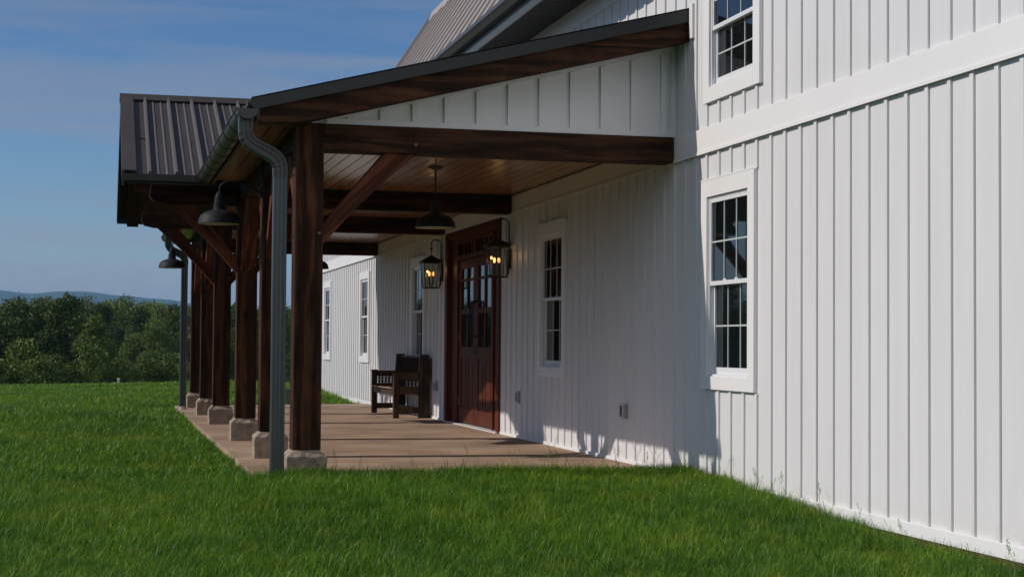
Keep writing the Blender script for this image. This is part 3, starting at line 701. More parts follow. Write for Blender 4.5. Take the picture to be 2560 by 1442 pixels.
def lantern(xb, yb, label):
    """lantern body centre xb,yb ; back plate on the wall further right"""
    t_ = thing('wall_lantern', (xb, yb, 1.93), label, 'lantern', 'lit wall lanterns beside the door')
    z0 = 1.93
    b = MB()
    h0, h1 = .105, .135          # half widths bottom / top
    zt = z0+.375
    def ring(z, h, tck):
        b.box(xb-h, xb+h, yb-h, yb-h+tck, z, z+.014); b.box(xb-h, xb+h, yb+h-tck, yb+h, z, z+.014)
        b.box(xb-h, xb-h+tck, yb-h+tck, yb+h-tck, z, z+.014); b.box(xb+h-tck, xb+h, yb-h+tck, yb+h-tck, z, z+.014)
    ring(z0, h0+.008, .02); ring(zt-.014, h1, .016)
    for sx in (-1, 1):
        for sy in (-1, 1):
            b.tube([(xb+sx*(h0-.004), yb+sy*(h0-.004), z0+.01), (xb+sx*(h1-.006), yb+sy*(h1-.006), zt-.01)], .007, 6)
    for sx, sy in ((0, -1), (0, 1)): b.tube([(xb, yb+sy*(h0-.002), z0+.01), (xb, yb+sy*(h1-.004), zt-.01)], .0045, 6)
    b.box(xb-h0, xb+h0, yb-.009, yb+.009, z0, z0+.010); b.box(xb-.009, xb+.009, yb-h0, yb+h0, z0+.001, z0+.011)
    b.build('cage', M_black, t_)
    c = MB(); V = []
    for z, h in ((zt, .150), (zt+.012, .150), (zt+.055, .085), (zt+.078, .045), (zt+.098, .022), (zt+.10, 0.001)):
        V += [(xb-h, yb-h, z), (xb+h, yb-h, z), (xb+h, yb+h, z), (xb-h, yb+h, z)]
    F = [(i*4+k, i*4+(k+1) % 4, (i+1)*4+(k+1) % 4, (i+1)*4+k) for i in range(5) for k in range(4)] + [(3, 2, 1, 0)]
    c.add(V, F); c.tube([(xb, yb, zt+.09), (xb, yb, zt+.19)], .006, 6); c.sphere((xb, yb, zt+.195), .020, 10)
    c.build('cap', M_black, t_)
    gl = MB()
    for s in (-1, 1):
        gl.add([(xb-h0, yb+s*h0, z0+.012), (xb+h0, yb+s*h0, z0+.012), (xb+h1-.008, yb+s*(h1-.008), zt-.012), (xb-h1+.008, yb+s*(h1-.008), zt-.012)], [(0, 1, 2, 3)])
        gl.add([(xb+s*h0, yb-h0, z0+.012), (xb+s*h0, yb+h0, z0+.012), (xb+s*(h1-.008), yb+h1-.008, zt-.012), (xb+s*(h1-.008), yb-h1+.008, zt-.012)], [(0, 1, 2, 3)])
    gl.build('glass_pane', M_lglass, t_)
    xw = -.03
    a = MB(); pth = [(xb, yb, zt+.20)]
    R1 = (xw - xb)/2
    pth += [(xb+.012, yb, zt+.215), (xb+.005, yb, zt+.24)]
    cx_ = (xb + xw)/2
    pth += [(cx_ - R1*math.cos(q), yb, zt+.27+R1*.85*math.sin(q)) for q in np.linspace(0, math.pi, 12)] + [(xw, yb, zt+.1), (xw, yb, zt-.1), (xw, yb, z0+.10), (xw-.006, yb, z0+.05), (xw-.03, yb, z0+.01), (xb+h0-.01, yb, z0+.005)]
    a.tube(pth, .0085, 8); a.build('scroll_arm', M_black, t_, smooth=True)
    p = MB(); p.box(-.052, -.014, yb-.07, yb+.07, 2.035, 2.275); p.build('back_plate', M_black, t_, bevel=.006)
    cn = MB()
    for dx, dy in ((-.028, 0), (.028, .0)):
        cn.tube([(xb+dx, yb+dy, z0+.06), (xb+dx, yb+dy, z0+.175)], .010, 8)
    cn.tube([(xb, yb, z0), (xb, yb, z0+.06)], .006, 6); cn.tube([(xb-.03, yb, z0+.06), (xb+.03, yb, z0+.06)], .006, 6)
    cn.build('candle_stem', M_black, t_)
    for dx, dy in ((-.028, 0), (.028, .0)):
        f = MB(); f.sphere((xb+dx, yb+dy, z0+.208), .0165, 10, (1, 1, 2.1)); f.build('bulb', M_flame, t_, smooth=True)
    ld = bpy.data.lights.new('lantern_light', 'POINT'); ld.energy = .45; ld.color = (1, .55, .22); ld.shadow_soft_size = .02
    lo_ = bpy.data.objects.new('lantern_light', ld); COL.objects.link(lo_); lo_.location = (xb, yb-.03, z0+.27)
    return t_
lantern(-.172, 23.4, 'black iron wall lantern with glowing bulbs left of the wooden door, nearer the bench')
lantern(-.180, 19.3, 'black iron wall lantern with glowing bulbs right of the wooden door')

# ------------------------------------------------------------------ outlets
def outlet(y, z, label):
    t_ = thing('outlet_box', (0, y, z), label, 'outlet', 'weatherproof outlets low on the white wall')
    b = MB(); b.box(-.052, -.001, y-.058, y+.058, z-.078, z+.078); b.build('cover_box', M_outlet, t_, bevel=.005)
    f = MB(); f.box(-.056, -.0525, y-.030, y+.030, z-.050, z+.050); f.build('face_plate', M_gut, t_)
    l = MB(); l.box(-.048, -.004, y-.0605, y-.0585, z-.066, z+.066); l.build('side_cover', M_outside, t_)
    return t_
outlet(14.78, .51, 'grey weatherproof outlet box between the near window and the porch window')
outlet(18.80, .51, 'grey weatherproof outlet box close to the right side of the door')
outlet(23.72, .51, 'grey outlet box between the wooden door and the bench')

# ------------------------------------------------------------------ bench
bn = thing('porch_bench', (-.32, 25.1, .03), 'dark wooden bench with turned spindles and leather back against the porch wall', 'bench')
zf0 = .028
def spindle(mb, x, y, z0, z1):
    h = z1-z0; mb.lathe(x, y, [(.016, 0), (.012, h*.12), (.022, h*.30), (.014, h*.46), (.008, h*.5), (.014, h*.54), (.022, h*.70), (.012, h*.88), (.016, h)], 10, z0)
for ya_ in (24.08, 26.08):
    yb = ya_+.085
    for (x0, x1, zt, nm) in ((-.585, -.500, .70, 'leg'), (-.205, -.035, .97, 'leg')):
        m = MB()
        if zt > .8: m.prism([(x0, zf0), (x1, zf0), (x1, .70), (x1-.025, zt), (x0+.02, zt), (x0, .70)], 'y', ya_, yb)
        else: m.box(x0, x1, ya_, yb, zf0, zt)
        m.build(nm, M_bench, bn, bevel=.006)
    m = MB(); m.box(-.50, -.205, ya_+.01, yb-.01, .61, .70); m.box(-.60, -.49, ya_-.005, yb+.005, .70, .715)
    m.build('arm_rest', M_bench, bn, bevel=.006)
    m = MB(); m.box(-.50, -.205, ya_+.012, yb-.012, .38, .50); m.box(-.50, -.205, ya_+.02, yb-.02, .10, .185); m.build('side_rail', M_bench, bn, bevel=.005)
    for q in range(5): 
        m = MB(); spindle(m, -.465+q*.054, ya_+.042, .50, .61); m.build('spindle', M_bench, bn, smooth=True)
m = MB(); m.box(-.57, -.53, 24.165, 26.08, .36, .455); m.box(-.20, -.16, 24.165, 26.08, .36, .455); m.build('seat_rail', M_bench, bn, bevel=.005)
m = MB(); m.box(-.19, -.15, 24.165, 26.08, .10, .17); m.build('stretcher', M_bench, bn, bevel=.005)
m = MB(); V = []; nx, ny = 8, 20
for i in range(nx+1):
    for j in range(ny+1):
        u, v = i/nx, j/ny; V.append((-.61+.43*u, 24.17+1.905*v, .475-.05*math.sin(math.pi*u)*(.6+.4*math.sin(math.pi*v))))
m.add(V, [(i*(ny+1)+j, (i+1)*(ny+1)+j, (i+1)*(ny+1)+j+1, i*(ny+1)+j+1) for i in range(nx) for j in range(ny)])
st = m.build('seat', M_hide, bn, smooth=True); sm = st.modifiers.new('thick', 'SOLIDIFY'); sm.thickness = .014
m = MB(); m.box(-.125, -.095, 24.165, 26.08, .60, .915); m.build('backrest', M_leather, bn, bevel=.012)
m = MB(); m.box(-.13, -.09, 24.165, 26.08, .915, .945); m.box(-.13, -.09, 24.165, 26.08, .55, .60); m.build('back_rail', M_bench, bn, bevel=.004)

# black planter on the far edge of the slab
pl = thing('planter_tub', (-1.30, 30.3, 0), 'small black tub standing in the grass beyond the far end of the porch floor', 'tub')
m = MB(); m.lathe(-1.30, 30.3, [(.0, -.05), (.17, -.05), (.20, .24), (.215, .25), (.215, .29), (.19, .29), (.18, .2), (0, .2)], 24); m.build('tub_body', M_planter, pl, smooth=True)
m = MB(); m.tube([(-1.52, 30.3, .24), (-1.54, 30.3, .21), (-1.53, 30.3, .17)], .01, 6); m.build('handle', M_planter, pl)

# ------------------------------------------------------------------ ground
def sstep(a, b, x): t_ = np.clip((x-a)/(b-a), 0, 1); return t_*t_*(3-2*t_)
def G(x, y):
    x = np.asarray(x, float); y = np.asarray(y, float)
    r = np.hypot(x+4.8, y)
    z = -.075 - .000337*np.maximum(0, r-25)**2
    z = np.where(r > 165, -.075-.000337*140**2 - 4*sstep(165, 260, r), z)
    az = np.arctan2(x+4.8, y)
    z = z + .9*np.clip(az, -.25, .25)*r/60*sstep(24, 60, r)*(1-sstep(70, 120, r))
    z = z + .16*sstep(30, 37, y)*sstep(-7, -1, x)*(1-sstep(40, 60, y))
    z = z + .150*sstep(8.6, 12.6, y)*(1-sstep(13.2, 14.0, y))*sstep(-4.4, -3.1, x)
    z = z + (.012*np.sin(x*1.9+1)*np.sin(y*1.3) + .010*np.sin(x*.7+y*.9))*(1-.8*np.exp(-((x)/1.0)**2))
    z = z - .35*((x > -3.35) & (y > 13.35) & (y < 29.7)) - .5*((x > .3) & (y > Y0) & (y < YW))
    return z
def gridmesh(name, mat, xs, ys):
    X, Yg = np.meshgrid(xs, ys, indexing='ij'); Z = G(X, Yg); nx, ny = len(xs), len(ys)
    V = np.stack([X.ravel(), Yg.ravel(), Z.ravel()], 1)
    idx = np.arange(nx*ny).reshape(nx, ny)
    Fq = np.stack([idx[:-1, :-1], idx[1:, :-1], idx[1:, 1:], idx[:-1, 1:]], -1).reshape(-1, 4)
    me = bpy.data.meshes.new(name); me.from_pydata(V.tolist(), [], Fq.tolist()); me.materials.append(mat); me.shade_smooth()
    o = bpy.data.objects.new(name, me); COL.objects.link(o); return o
def graded(c, near, nst, far, fst):
    a = [c]; s_ = nst
    while a[-1] < far:
        if a[-1]-c > near: s_ = min(s_*1.12, fst)
        a.append(a[-1]+s_)
    return a
gx = [-v for v in graded(4, 16, .35, 7600, 420)][::-1] + list(np.arange(-3.7, 2, .35)) + graded(2.3, 1, .8, 7600, 420)
gy = [-v for v in graded(0, 2, .8, 1600, 300)][::-1] + graded(.4, 45, .35, 7800, 420)
lawn = gridmesh('ground', M_ground, gx, gy); tag(lawn, kind='structure')

# grass: one object; clump meshes + loose points, instanced by geometry nodes
def blade(rs, x, y, h, wd, lean, head=False):
    a = rs.uniform(0, 6.283); fa = a + rs.uniform(-.9, .9); dx, dy = math.cos(a), math.sin(a); px, py = -math.sin(fa), math.cos(fa)
    V = []
    for t_, wf in ((0, 1.), (.35, .95), (.7, .65), (1., .05)):
        off = lean*h*t_*t_; z = h*(t_ - .28*lean*t_*t_)
        for s_ in (-1, 1): V.append((x+dx*off+px*s_*wd*wf/2, y+dy*off+py*s_*wd*wf/2, z-.015))
    F = [(0, 1, 3, 2), (2, 3, 5, 4), (4, 5, 7, 6)]
    return V, F
def clump(rs, n, rad, h0, h1, wd, lean0, lean1):
    V, F, T = [], [], []
    for _ in range(n):
        a = rs.uniform(0, 6.283); r_ = rad*math.sqrt(rs.random()); v, f = blade(rs, r_*math.cos(a), r_*math.sin(a), rs.uniform(h0, h1), wd*rs.uniform(.7, 1.3), rs.uniform(lean0, lean1))
        o = len(V); V += v; F += [tuple(i+o for i in q) for q in f]
        tint = min(1, max(0, rs.gauss(.50, .27))) if rs.random() > .045 else .98
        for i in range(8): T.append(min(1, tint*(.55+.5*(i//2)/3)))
    return V, F, T
def stalk(rs):
    V, F, T = [], [], []
    for _ in range(2):
        h = rs.uniform(.22, .36); x, y = rs.uniform(-.05, .05), rs.uniform(-.05, .05); a = rs.uniform(0, 6.28); dx, dy = math.cos(a), math.sin(a); L_ = rs.uniform(.1, .35)
        P = [(x+dx*L_*h*t_*t_, y+dy*L_*h*t_*t_, h*t_) for t_ in (0, .33, .66, 1)]
        for k in (0, 1):
            wx, wy = (.0012, 0) if k else (0, .0012)
            o = len(V)
            for q in P: V += [(q[0]-wx, q[1]-wy, q[2]), (q[0]+wx, q[1]+wy, q[2])]; T += [.45, .45]
            F += [(o, o+1, o+3, o+2), (o+2, o+3, o+5, o+4), (o+4, o+5, o+7, o+6)]
        for j in range(10):
            t_ = .72+.28*j/10; cx_, cy_, cz = x+dx*L_*h*t_*t_, y+dy*L_*h*t_*t_, h*t_
            aa = rs.uniform(0, 6.28); rr_ = .022*(1.15-j/10)*rs.uniform(.4, 1); ex, ey, ez = cx_+rr_*math.cos(aa), cy_+rr_*math.sin(aa), cz+.012
            o = len(V); V += [(ex-.0025, ey, ez-.005), (ex+.0025, ey, ez-.005), (ex+.001, ey+.002, ez+.006), (ex-.0025, ey-.002, ez+.006)]; T += [.62]*4; F.append((o, o+1, o+2, o+3))
            o = len(V); V += [(cx_, cy_, cz-.008), (cx_+.001, cy_, cz-.008), (ex, ey, ez)]; T += [.5]*3; F.append((o, o+1, o+2))
    return V, F, T
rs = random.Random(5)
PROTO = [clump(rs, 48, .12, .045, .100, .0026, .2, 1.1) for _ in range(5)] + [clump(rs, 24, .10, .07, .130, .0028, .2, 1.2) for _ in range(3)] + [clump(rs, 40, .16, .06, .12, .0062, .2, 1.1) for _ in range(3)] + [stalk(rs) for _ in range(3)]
NP_ = len(PROTO)
pts = []
def scatter(n, rmin, rmax, a0, a1, sc, ids):
    r_ = np.sqrt(rng.uniform(rmin**2, rmax**2, n)); a = rng.uniform(R(a0), R(a1), n)
    x = -4.8 + r_*np.sin(a); y = r_*np.cos(a)
    ok = ~((x > -3.50) & (y > 13.10) & (y < 29.98)) & ~(x > -.06)
    x, y = x[ok], y[ok]; z = G(x, y); s_ = sc*rng.uniform(.75, 1.25, len(x)) * (1+.16*np.sin(x*2.3)*np.sin(y*1.7+x))
    s_ = np.where((x < -3.1) & (x > -3.62) & (y > 14.2) & (y < 29), s_*.6, s_)
    ci = rng.choice(ids, len(x)); ro_a = rng.uniform(0, 6.283, len(x))
    pts.append(np.stack([x, y, z, s_, ci, ro_a], 1))
scatter(14500, 6.2, 14, -15, 48, 1., [0, 1, 2, 3, 4, 5, 6, 7])
scatter(1100, 6.2, 14, -15, 48, 1., [5, 6, 7])
scatter(12000, 14, 25, -12, 22, 1.1, [0, 1, 2, 3, 4, 5, 8, 9])
scatter(13000, 25, 46, -9, 10, 1.35, [8, 9, 10, 5])
scatter(11000, 46, 78, -8, 9, 1.8, [8, 9, 10])
# edge rows: against the wall and the front of the slab
def row(n, x0, x1, y0_, y1_, sc, ids, zoff=0):
    x = rng.uniform(x0, x1, n); y = rng.uniform(y0_, y1_, n); z = G(x, y)+zoff
    pts.append(np.stack([x, y, z, sc*rng.uniform(.8, 1.25, n), rng.choice(ids, n), rng.uniform(0, 6.283, n)], 1))
row(260, -.3, -.07, 6, 13.1, .95, [0, 1, 5, 6]); row(24, -.42, -.06, 6, 13.1, .6, [11, 12, 13]); row(120, -.30, -.06, 6, 13.1, 1.0, [5, 6, 7]); row(420, -3.4, -.1, 12.7, 13.08, 1.05, [0, 1, 2, 5, 6])
row(16, -3.4, -.1, 12.6, 13.08, .55, [11, 12]); row(40, -1.6, -.05, 12.2, 13.1, .75, [5, 6, 11]); row(300, -3.62, -3.50, 13.1, 29.5, .8, [0, 1, 2])
row(90, -3.72, -3.46, 13.08, 15.6, 1.15, [5, 6, 0]); row(110, -3.6, -3.0, 12.85, 13.12, 1.1, [5, 6, 1]); row(160, -3.3, -.1, 29.98, 30.25, 1., [0, 1, 5]); row(40, -7, -.3, 6.5, 12.5, .55, [11, 12, 13])
P = np.concatenate(pts)
V, F, cid, isp, tint = [], [], [], [], []
for c_i, (v, f, t_) in enumerate(PROTO):
    o = len(V); V += v; F += [tuple(i+o for i in q) for q in f]; cid += [c_i]*len(v); isp += [0]*len(v); tint += t_
nb = len(V)
V += P[:, :3].tolist(); cid += P[:, 4].astype(int).tolist(); isp += [1]*len(P); tint += [0]*len(P)
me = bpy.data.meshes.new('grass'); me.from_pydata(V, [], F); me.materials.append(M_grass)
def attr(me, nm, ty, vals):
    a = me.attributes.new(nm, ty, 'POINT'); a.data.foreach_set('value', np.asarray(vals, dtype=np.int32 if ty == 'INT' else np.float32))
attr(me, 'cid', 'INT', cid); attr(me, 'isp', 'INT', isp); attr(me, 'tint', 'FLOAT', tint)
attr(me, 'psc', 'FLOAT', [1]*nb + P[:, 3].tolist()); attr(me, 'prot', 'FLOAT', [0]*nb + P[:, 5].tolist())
grass = bpy.data.objects.new('grass', me); COL.objects.link(grass)
tag(grass, 'long green lawn grass with thin seed stalks around the porch and white wall', 'grass', kind='stuff')
ng = bpy.data.node_groups.new('grass_scatter', 'GeometryNodeTree')
ng.interface.new_socket('Geometry', in_out='INPUT', socket_type='NodeSocketGeometry'); ng.interface.new_socket('Geometry', in_out='OUTPUT', socket_type='NodeSocketGeometry')
gn = ng.nodes; gi = gn.new('NodeGroupInput'); go = gn.new('NodeGroupOutput')
def named(nm, ty):
    n = gn.new('GeometryNodeInputNamedAttribute'); n.data_type = ty; n.inputs['Name'].default_value = nm; return n.outputs['Attribute']
def comp(a, v):
    n = gn.new('FunctionNodeCompare'); n.data_type = 'INT'; n.operation = 'EQUAL'; ng.links.new(a, n.inputs[2]); n.inputs[3].default_value = v; return n.outputs[0]
sp = gn.new('GeometryNodeSeparateGeometry'); sp.domain = 'POINT'; ng.links.new(gi.outputs[0], sp.inputs[0]); ng.links.new(comp(named('isp', 'INT'), 1), sp.inputs[1])
outj = gn.new('GeometryNodeJoinGeometry')
for c_i in range(NP_):
    s1 = gn.new('GeometryNodeSeparateGeometry'); ng.links.new(sp.outputs[1], s1.inputs[0]); ng.links.new(comp(named('cid', 'INT'), c_i), s1.inputs[1])
    io = gn.new('GeometryNodeInstanceOnPoints'); ng.links.new(s1.outputs[0], io.inputs['Instance'])
    s2 = gn.new('GeometryNodeSeparateGeometry'); ng.links.new(sp.outputs[0], s2.inputs[0]); ng.links.new(comp(named('cid', 'INT'), c_i), s2.inputs[1])
    ng.links.new(s2.outputs[0], io.inputs['Points'])
    cb = gn.new('ShaderNodeCombineXYZ'); ng.links.new(named('prot', 'FLOAT'), cb.inputs[2]); ng.links.new(cb.outputs[0], io.inputs['Rotation'])
    ng.links.new(named('psc', 'FLOAT'), io.inputs['Scale']); ng.links.new(io.outputs[0], outj.inputs[0])
ng.links.new(outj.outputs[0], go.inputs[0])
md = grass.modifiers.new('scatter', 'NODES'); md.node_group = ng

# ------------------------------------------------------------------ trees
def leafcloud(rs_, lobes, n, size, tint0=.45):
    """lobes: (cx,cy,cz,rx,ry,rz,weight)"""
    W_ = np.array([l[6] for l in lobes]); W_ = W_/W_.sum()
    k = rs_.choice(len(lobes), n, p=W_); L_ = np.array(lobes)[k]
    d = rs_.normal(size=(n, 3)); d /= np.linalg.norm(d, axis=1)[:, None]
    rad = np.where(rs_.random(n) < .8, rs_.uniform(.86, 1.0, n), rs_.uniform(.3, .9, n))
    # sub-clumps: pull the leaves towards a set of twig ends
    c = L_[:, :3] + d*L_[:, 3:6]*rad[:, None]
    m_ = n//22; tw = c[rs_.choice(n, m_)]
    idx = rs_.integers(0, m_, n); use = rs_.random(n) < .9
    c = np.where(use[:, None], tw[idx] + rs_.normal(size=(n, 3))*size*np.array([1.25, 1.25, .85]), c)
    tt = rs_.uniform(.0, 1., m_)[idx]
    lt = rs_.uniform(-.5, .5, len(lobes))[k]
    nrm = rs_.normal(size=(n, 3))*.55 + d*1.5 + np.array([0, 0, .3]); nrm /= np.linalg.norm(nrm, axis=1)[:, None]
    a = np.cross(nrm, rs_.normal(size=(n, 3))); a /= np.linalg.norm(a, axis=1)[:, None]; b = np.cross(nrm, a)
    s_ = size*rs_.uniform(.6, 1.25, n)[:, None]
    V = np.stack([c - a*s_*.55, c + b*s_*.34 + nrm*s_*.06, c + a*s_*.55, c - b*s_*.34 + nrm*s_*.06], 1).reshape(-1, 3)
    Fq = np.arange(4*n).reshape(n, 4)
    ti = np.clip(tint0 + .34*(tt-.5) + .30*lt + rs_.normal(0, .13, n), 0, 1)
    return V, Fq, np.repeat(ti, 4)
def mktree(seed, h, wdt, n, leaf, mat, crownbase=.12, nl=22, qa=.11, qb=.22):
    rs_ = np.random.default_rng(seed); lobes = []
    for _ in range(nl):
        t_ = rs_.uniform(crownbase, .93); a = rs_.uniform(0, 6.283); prof = math.sin(math.pi*min(1, (t_+.12)))**.6
        rr_ = wdt*.5*prof*rs_.uniform(.35, .8); q = wdt*rs_.uniform(qa, qb)
        lobes.append((rr_*math.cos(a), rr_*math.sin(a), h*t_, q, q, q*rs_.uniform(.7, 1.1), q*q))
    lobes.append((0, 0, h*.86, wdt*.18, wdt*.18, h*.13, wdt*wdt*.05)); lobes.append((0, 0, h*.5, wdt*.3, wdt*.3, h*.3, wdt*wdt*.06))
    V, Fq, T = leafcloud(rs_, lobes, n, leaf)
    me_ = bpy.data.meshes.new('crown'); me_.from_pydata(V.tolist(), [], Fq.tolist()); me_.materials.append(mat); attr(me_, 'tint', 'FLOAT', T)
    tk = MB(); tk.tube([(0, 0, -.3), (.02*h, 0, h*.25), (0, .02*h, h*.5), (.01*h, 0, h*.8)], .022*h, 8)
    vs = np.array(tk.v); tz = np.clip(1-vs[:, 2]/(h*.95), .15, 1); vs[:, 0] *= tz; vs[:, 1] *= tz; tk.v = [tuple(v) for v in vs]
    for l in lobes[:9]:
        z0_ = l[2]*.55; tk.tube([(0, 0, z0_), (l[0]*.5, l[1]*.5, (z0_+l[2])/2), (l[0], l[1], l[2])], .007*h, 5)
    return me_, tk
def tree_thing(nm, me_, tkme, loc, rot, s_, label, group):
    o = bpy.data.objects.new(nm, None); COL.objects.link(o); o.location = loc; o.rotation_euler = (0, 0, rot); o.scale = (s_, s_, s_)
    tag(o, label, 'tree', group)
    for n_, m_ in (('crown', me_), ('trunk', tkme)):
        c = bpy.data.objects.new(n_, m_); COL.objects.link(c); c.parent = o
def kinds(specs):
    out = []
    for sp_ in specs:
        me_, tk = mktree(*sp_); tm_ = bpy.data.meshes.new('trunk'); tm_.from_pydata(tk.v, [], tk.f); tm_.materials.append(M_bark); out.append((me_, tm_))
    return out
near = kinds([(1, 7.2, 4.6, 17000, .150, M_leafA, .12, 17, .14, .23), (2, 7.0, 4.2, 16000, .150, M_leafA, .12, 17, .14, .23), (3, 6.2, 3.8, 13000, .145, M_leafB, .12, 16, .14, .23), (4, 6.8, 5.0, 17000, .155, M_leafA, .12, 17, .14, .23)])
shrub = kinds([(8, 2.3, 2.6, 3600, .14, M_leafB, .05), (9, 1.8, 2.2, 3000, .13, M_leafB, .05)])
far = kinds([(21, 12, 5.6, 17000, .19, M_leafB, .3, 13, .17, .27), (22, 12.5, 5.0, 16000, .19, M_leafA, .3, 12, .17, .27), (23, 11, 6.2, 17000, .20, M_leafB, .3, 14, .16, .25)])
def place(kind_, az, r_, s_, rot, nm, label, group):
    x = -4.8 + r_*math.sin(R(az)); y = r_*math.cos(R(az)); z = float(G(x, y))
    tree_thing(nm, *kind_, (x, y, z-.1), rot, s_, label, group)
# visible near row, left of the porch (azimuth, distance, top elevation wanted)
def hfor(el, r_, x, y): return CAMH + r_*math.tan(R(el)) - float(G(x, y)) + .1
HT = {0: 7.2, 1: 7.0, 2: 6.2, 3: 6.8}
nr = [(-2.80, 100, 1.56, 0, 'dark tall tree at the left picture edge'), (-3.75, 104, 1.30, 3, 'dark broad tree cut by the left picture edge'), (-1.12, 98, 1.57, 1, 'dark tree whose crown stands highest in the near tree row'), (-.15, 96, .88, 2, 'lighter lower tree just right of the highest near crown'), (-1.95, 101, .95, 3, 'dark low tree between the two tallest near crowns'),
      (-4.4, 102, 1.4, 2, None), (-5.8, 105, 1.6, 1, None), (-7.2, 100, 1.5, 3, None)]
for i, (az, r_, el, k_, lb_) in enumerate(nr):
    x = -4.8 + r_*math.sin(R(az)); y = r_*math.cos(R(az)); h = hfor(el, r_, x, y)
    place(near[k_], az, r_, h/HT[k_]*1.0, i*1.3, 'broadleaf_tree', lb_ or 'dark broadleaf tree beyond the left edge of the picture', 'trees beyond the lawn')
az = -8.8; i = 0
while az > -62:
    place(near[i % 4], az, 98+7*math.sin(i*2.1), 1.0+.2*math.sin(i*1.7), i*2.2, 'broadleaf_tree', 'dark broadleaf tree beyond the left edge of the picture', 'trees beyond the lawn'); az -= 1.9; i += 1
fr_ = [(-3.6, 175, 1.25), (-2.3, 180, 1.18), (-1.85, 172, 1.46), (-.45, 182, 1.40), (.0, 172, 1.30), (.42, 178, 1.40), (.90, 174, 1.42), (1.25, 168, 1.20), (1.62, 176, 1.34), (1.98, 172, 1.22), (2.42, 180, 1.30), (2.95, 172, 1.20), (3.7, 176, 1.2), (4.4, 171, 1.3), (5.2, 178, 1.2), (6.0, 170, 1.25), (6.8, 176, 1.2)]
HF = {0: 12, 1: 12.5, 2: 11}
for i, (az, r_, el) in enumerate(fr_):
    x = -4.8 + r_*math.sin(R(az)); y = r_*math.cos(R(az)); k_ = i % 3; h = hfor(el, r_, x, y)
    place(far[k_], az, r_, h/HF[k_], i*1.9, 'woodland_tree', 'paler woodland tree standing in the second row behind the near dark trees', 'woodland trees of the second row')
for i, (az, r_, el) in enumerate([(.5, 150, .55), (1.2, 146, .30), (1.8, 143, .72), (2.3, 148, .2), (2.9, 144, .5), (3.6, 146, .35), (4.6, 147, .5), (.1, 142, .1), (1.55, 128, -.35), (2.1, 126, -.25), (2.6, 124, -.5)]):
    x = -4.8 + r_*math.sin(R(az)); y = r_*math.cos(R(az)); k_ = (i+1) % 3; h = hfor(el, r_, x, y)
    place(far[k_], az, r_, h/HF[k_], i*2.7, 'woodland_tree', 'olive green lower tree in front of the woodland, beside the porch downspout', 'olive trees in front of the woodland')
for i, (az, r_, s_) in enumerate([(-2.5, 92, 1.2), (-2.0, 90, .95), (-1.55, 91, .85), (-3.3, 91, .9), (-.35, 92, 1.1), (.1, 91, .8), (.65, 93, .8), (1.15, 96, .75), (1.6, 99, .9), (2.0, 97, .8), (2.35, 99, 1.0), (2.7, 97, .9)]):
    x = -4.8 + r_*math.sin(R(az)); y = r_*math.cos(R(az)); z = float(G(x, y))
    o_ = shrub[i % 2]; tree_thing('shrub', *o_, (x, y, z-.05), i*1.1, s_, 'yellow-green shrub at the edge of the lawn below the trees', 'shrubs at the lawn edge')
# far wood that reads as one mass
rs_ = np.random.default_rng(77); lob = []
for i in range(620):
    az = rs_.uniform(-60, 9); r_ = rs_.uniform(205, 250); x = -4.8+r_*math.sin(R(az)); y = r_*math.cos(R(az)); g_ = float(G(x, y)); top = CAMH+r_*math.tan(R(rs_.uniform(.75, 1.15)))
    q = rs_.uniform(3, 5); lob.append((x, y, top-q, q, q, q*1.1, 1.)); lob.append((x, y, (g_+top)/2-2, q, q, (top-g_)*.4, 1.))
Vw, Fw, Tw = leafcloud(rs_, lob, 150000, .75)
me_ = bpy.data.meshes.new('far_wood'); me_.from_pydata(Vw.tolist(), [], Fw.tolist()); me_.materials.append(M_leafA); attr(me_, 'tint', 'FLOAT', Tw)
wood_o = bpy.data.objects.new('far_wood', me_); COL.objects.link(wood_o); tag(wood_o, 'distant woodland mass behind the tree rows', 'woodland', kind='stuff')

# small white marker pipes at the lawn edge
for i, (az, r_, h) in enumerate([(.62, 78, .30), (.50, 78.5, .12), (.74, 79, .08)]):
    x = -4.8 + r_*math.sin(R(az)); y = r_*math.cos(R(az)); z = float(G(x, y))
    t_ = thing('marker_pipe', (x, y, z), ['tall white vent pipe at the lawn edge', 'short white pipe left of the tall one at the lawn edge', 'shortest white pipe right of the tall one at the lawn edge'][i], 'pipe')
    m = MB(); m.tube([(x, y, z-.1), (x, y, z+h+.12)], .05, 10); m.build('pipe_body', M_boot, t_, smooth=True)
    m = MB(); m.lathe(x, y, [(.05, 0), (.07, .0), (.07, .05), (.02, .08), (0, .08)], 12, z+h+.12); m.build('pipe_cap', M_boot, t_, smooth=True)

# ------------------------------------------------------------------ hills
prof_px = [(-12, 1.35), (-9, 1.2), (-6, 1.45), (-4, 1.72), (-3.2, 1.70), (-2.7, 1.62), (-2.0, 1.62), (-1.4, 1.69), (-.9, 1.72), (-.3, 1.68), (.4, 1.60), (1.2, 1.54), (1.8, 1.50), (2.6, 1.42), (3.6, 1.25), (5, 1.15), (8, 1.2), (14, 1.1)]
hv, hf = [], []; azs = np.linspace(-70, 20, 260); pa = np.array(prof_px)
RH = 6000; na = len(azs); nr_ = 14
for i, az in enumerate(azs):
    el = np.interp(az, pa[:, 0], pa[:, 1]) if az > -12 else 1.3+.3*math.sin(az*.21)+.1*math.sin(az*.63)
    zt_ = CAMH + RH*math.tan(R(el)) + 1.2*math.sin(i*1.7)
    for j in range(nr_):
        u = j/(nr_-1); r_ = RH-1500+2500*u; s_ = math.sin(math.pi*min(1, u/1.2))
        r_t = 0
        zz = -9.5 + (zt_*(r_/RH)+9.5)*s_ if True else 0
        hv.append((-4.8+r_*math.sin(R(az)), r_*math.cos(R(az)), zz))
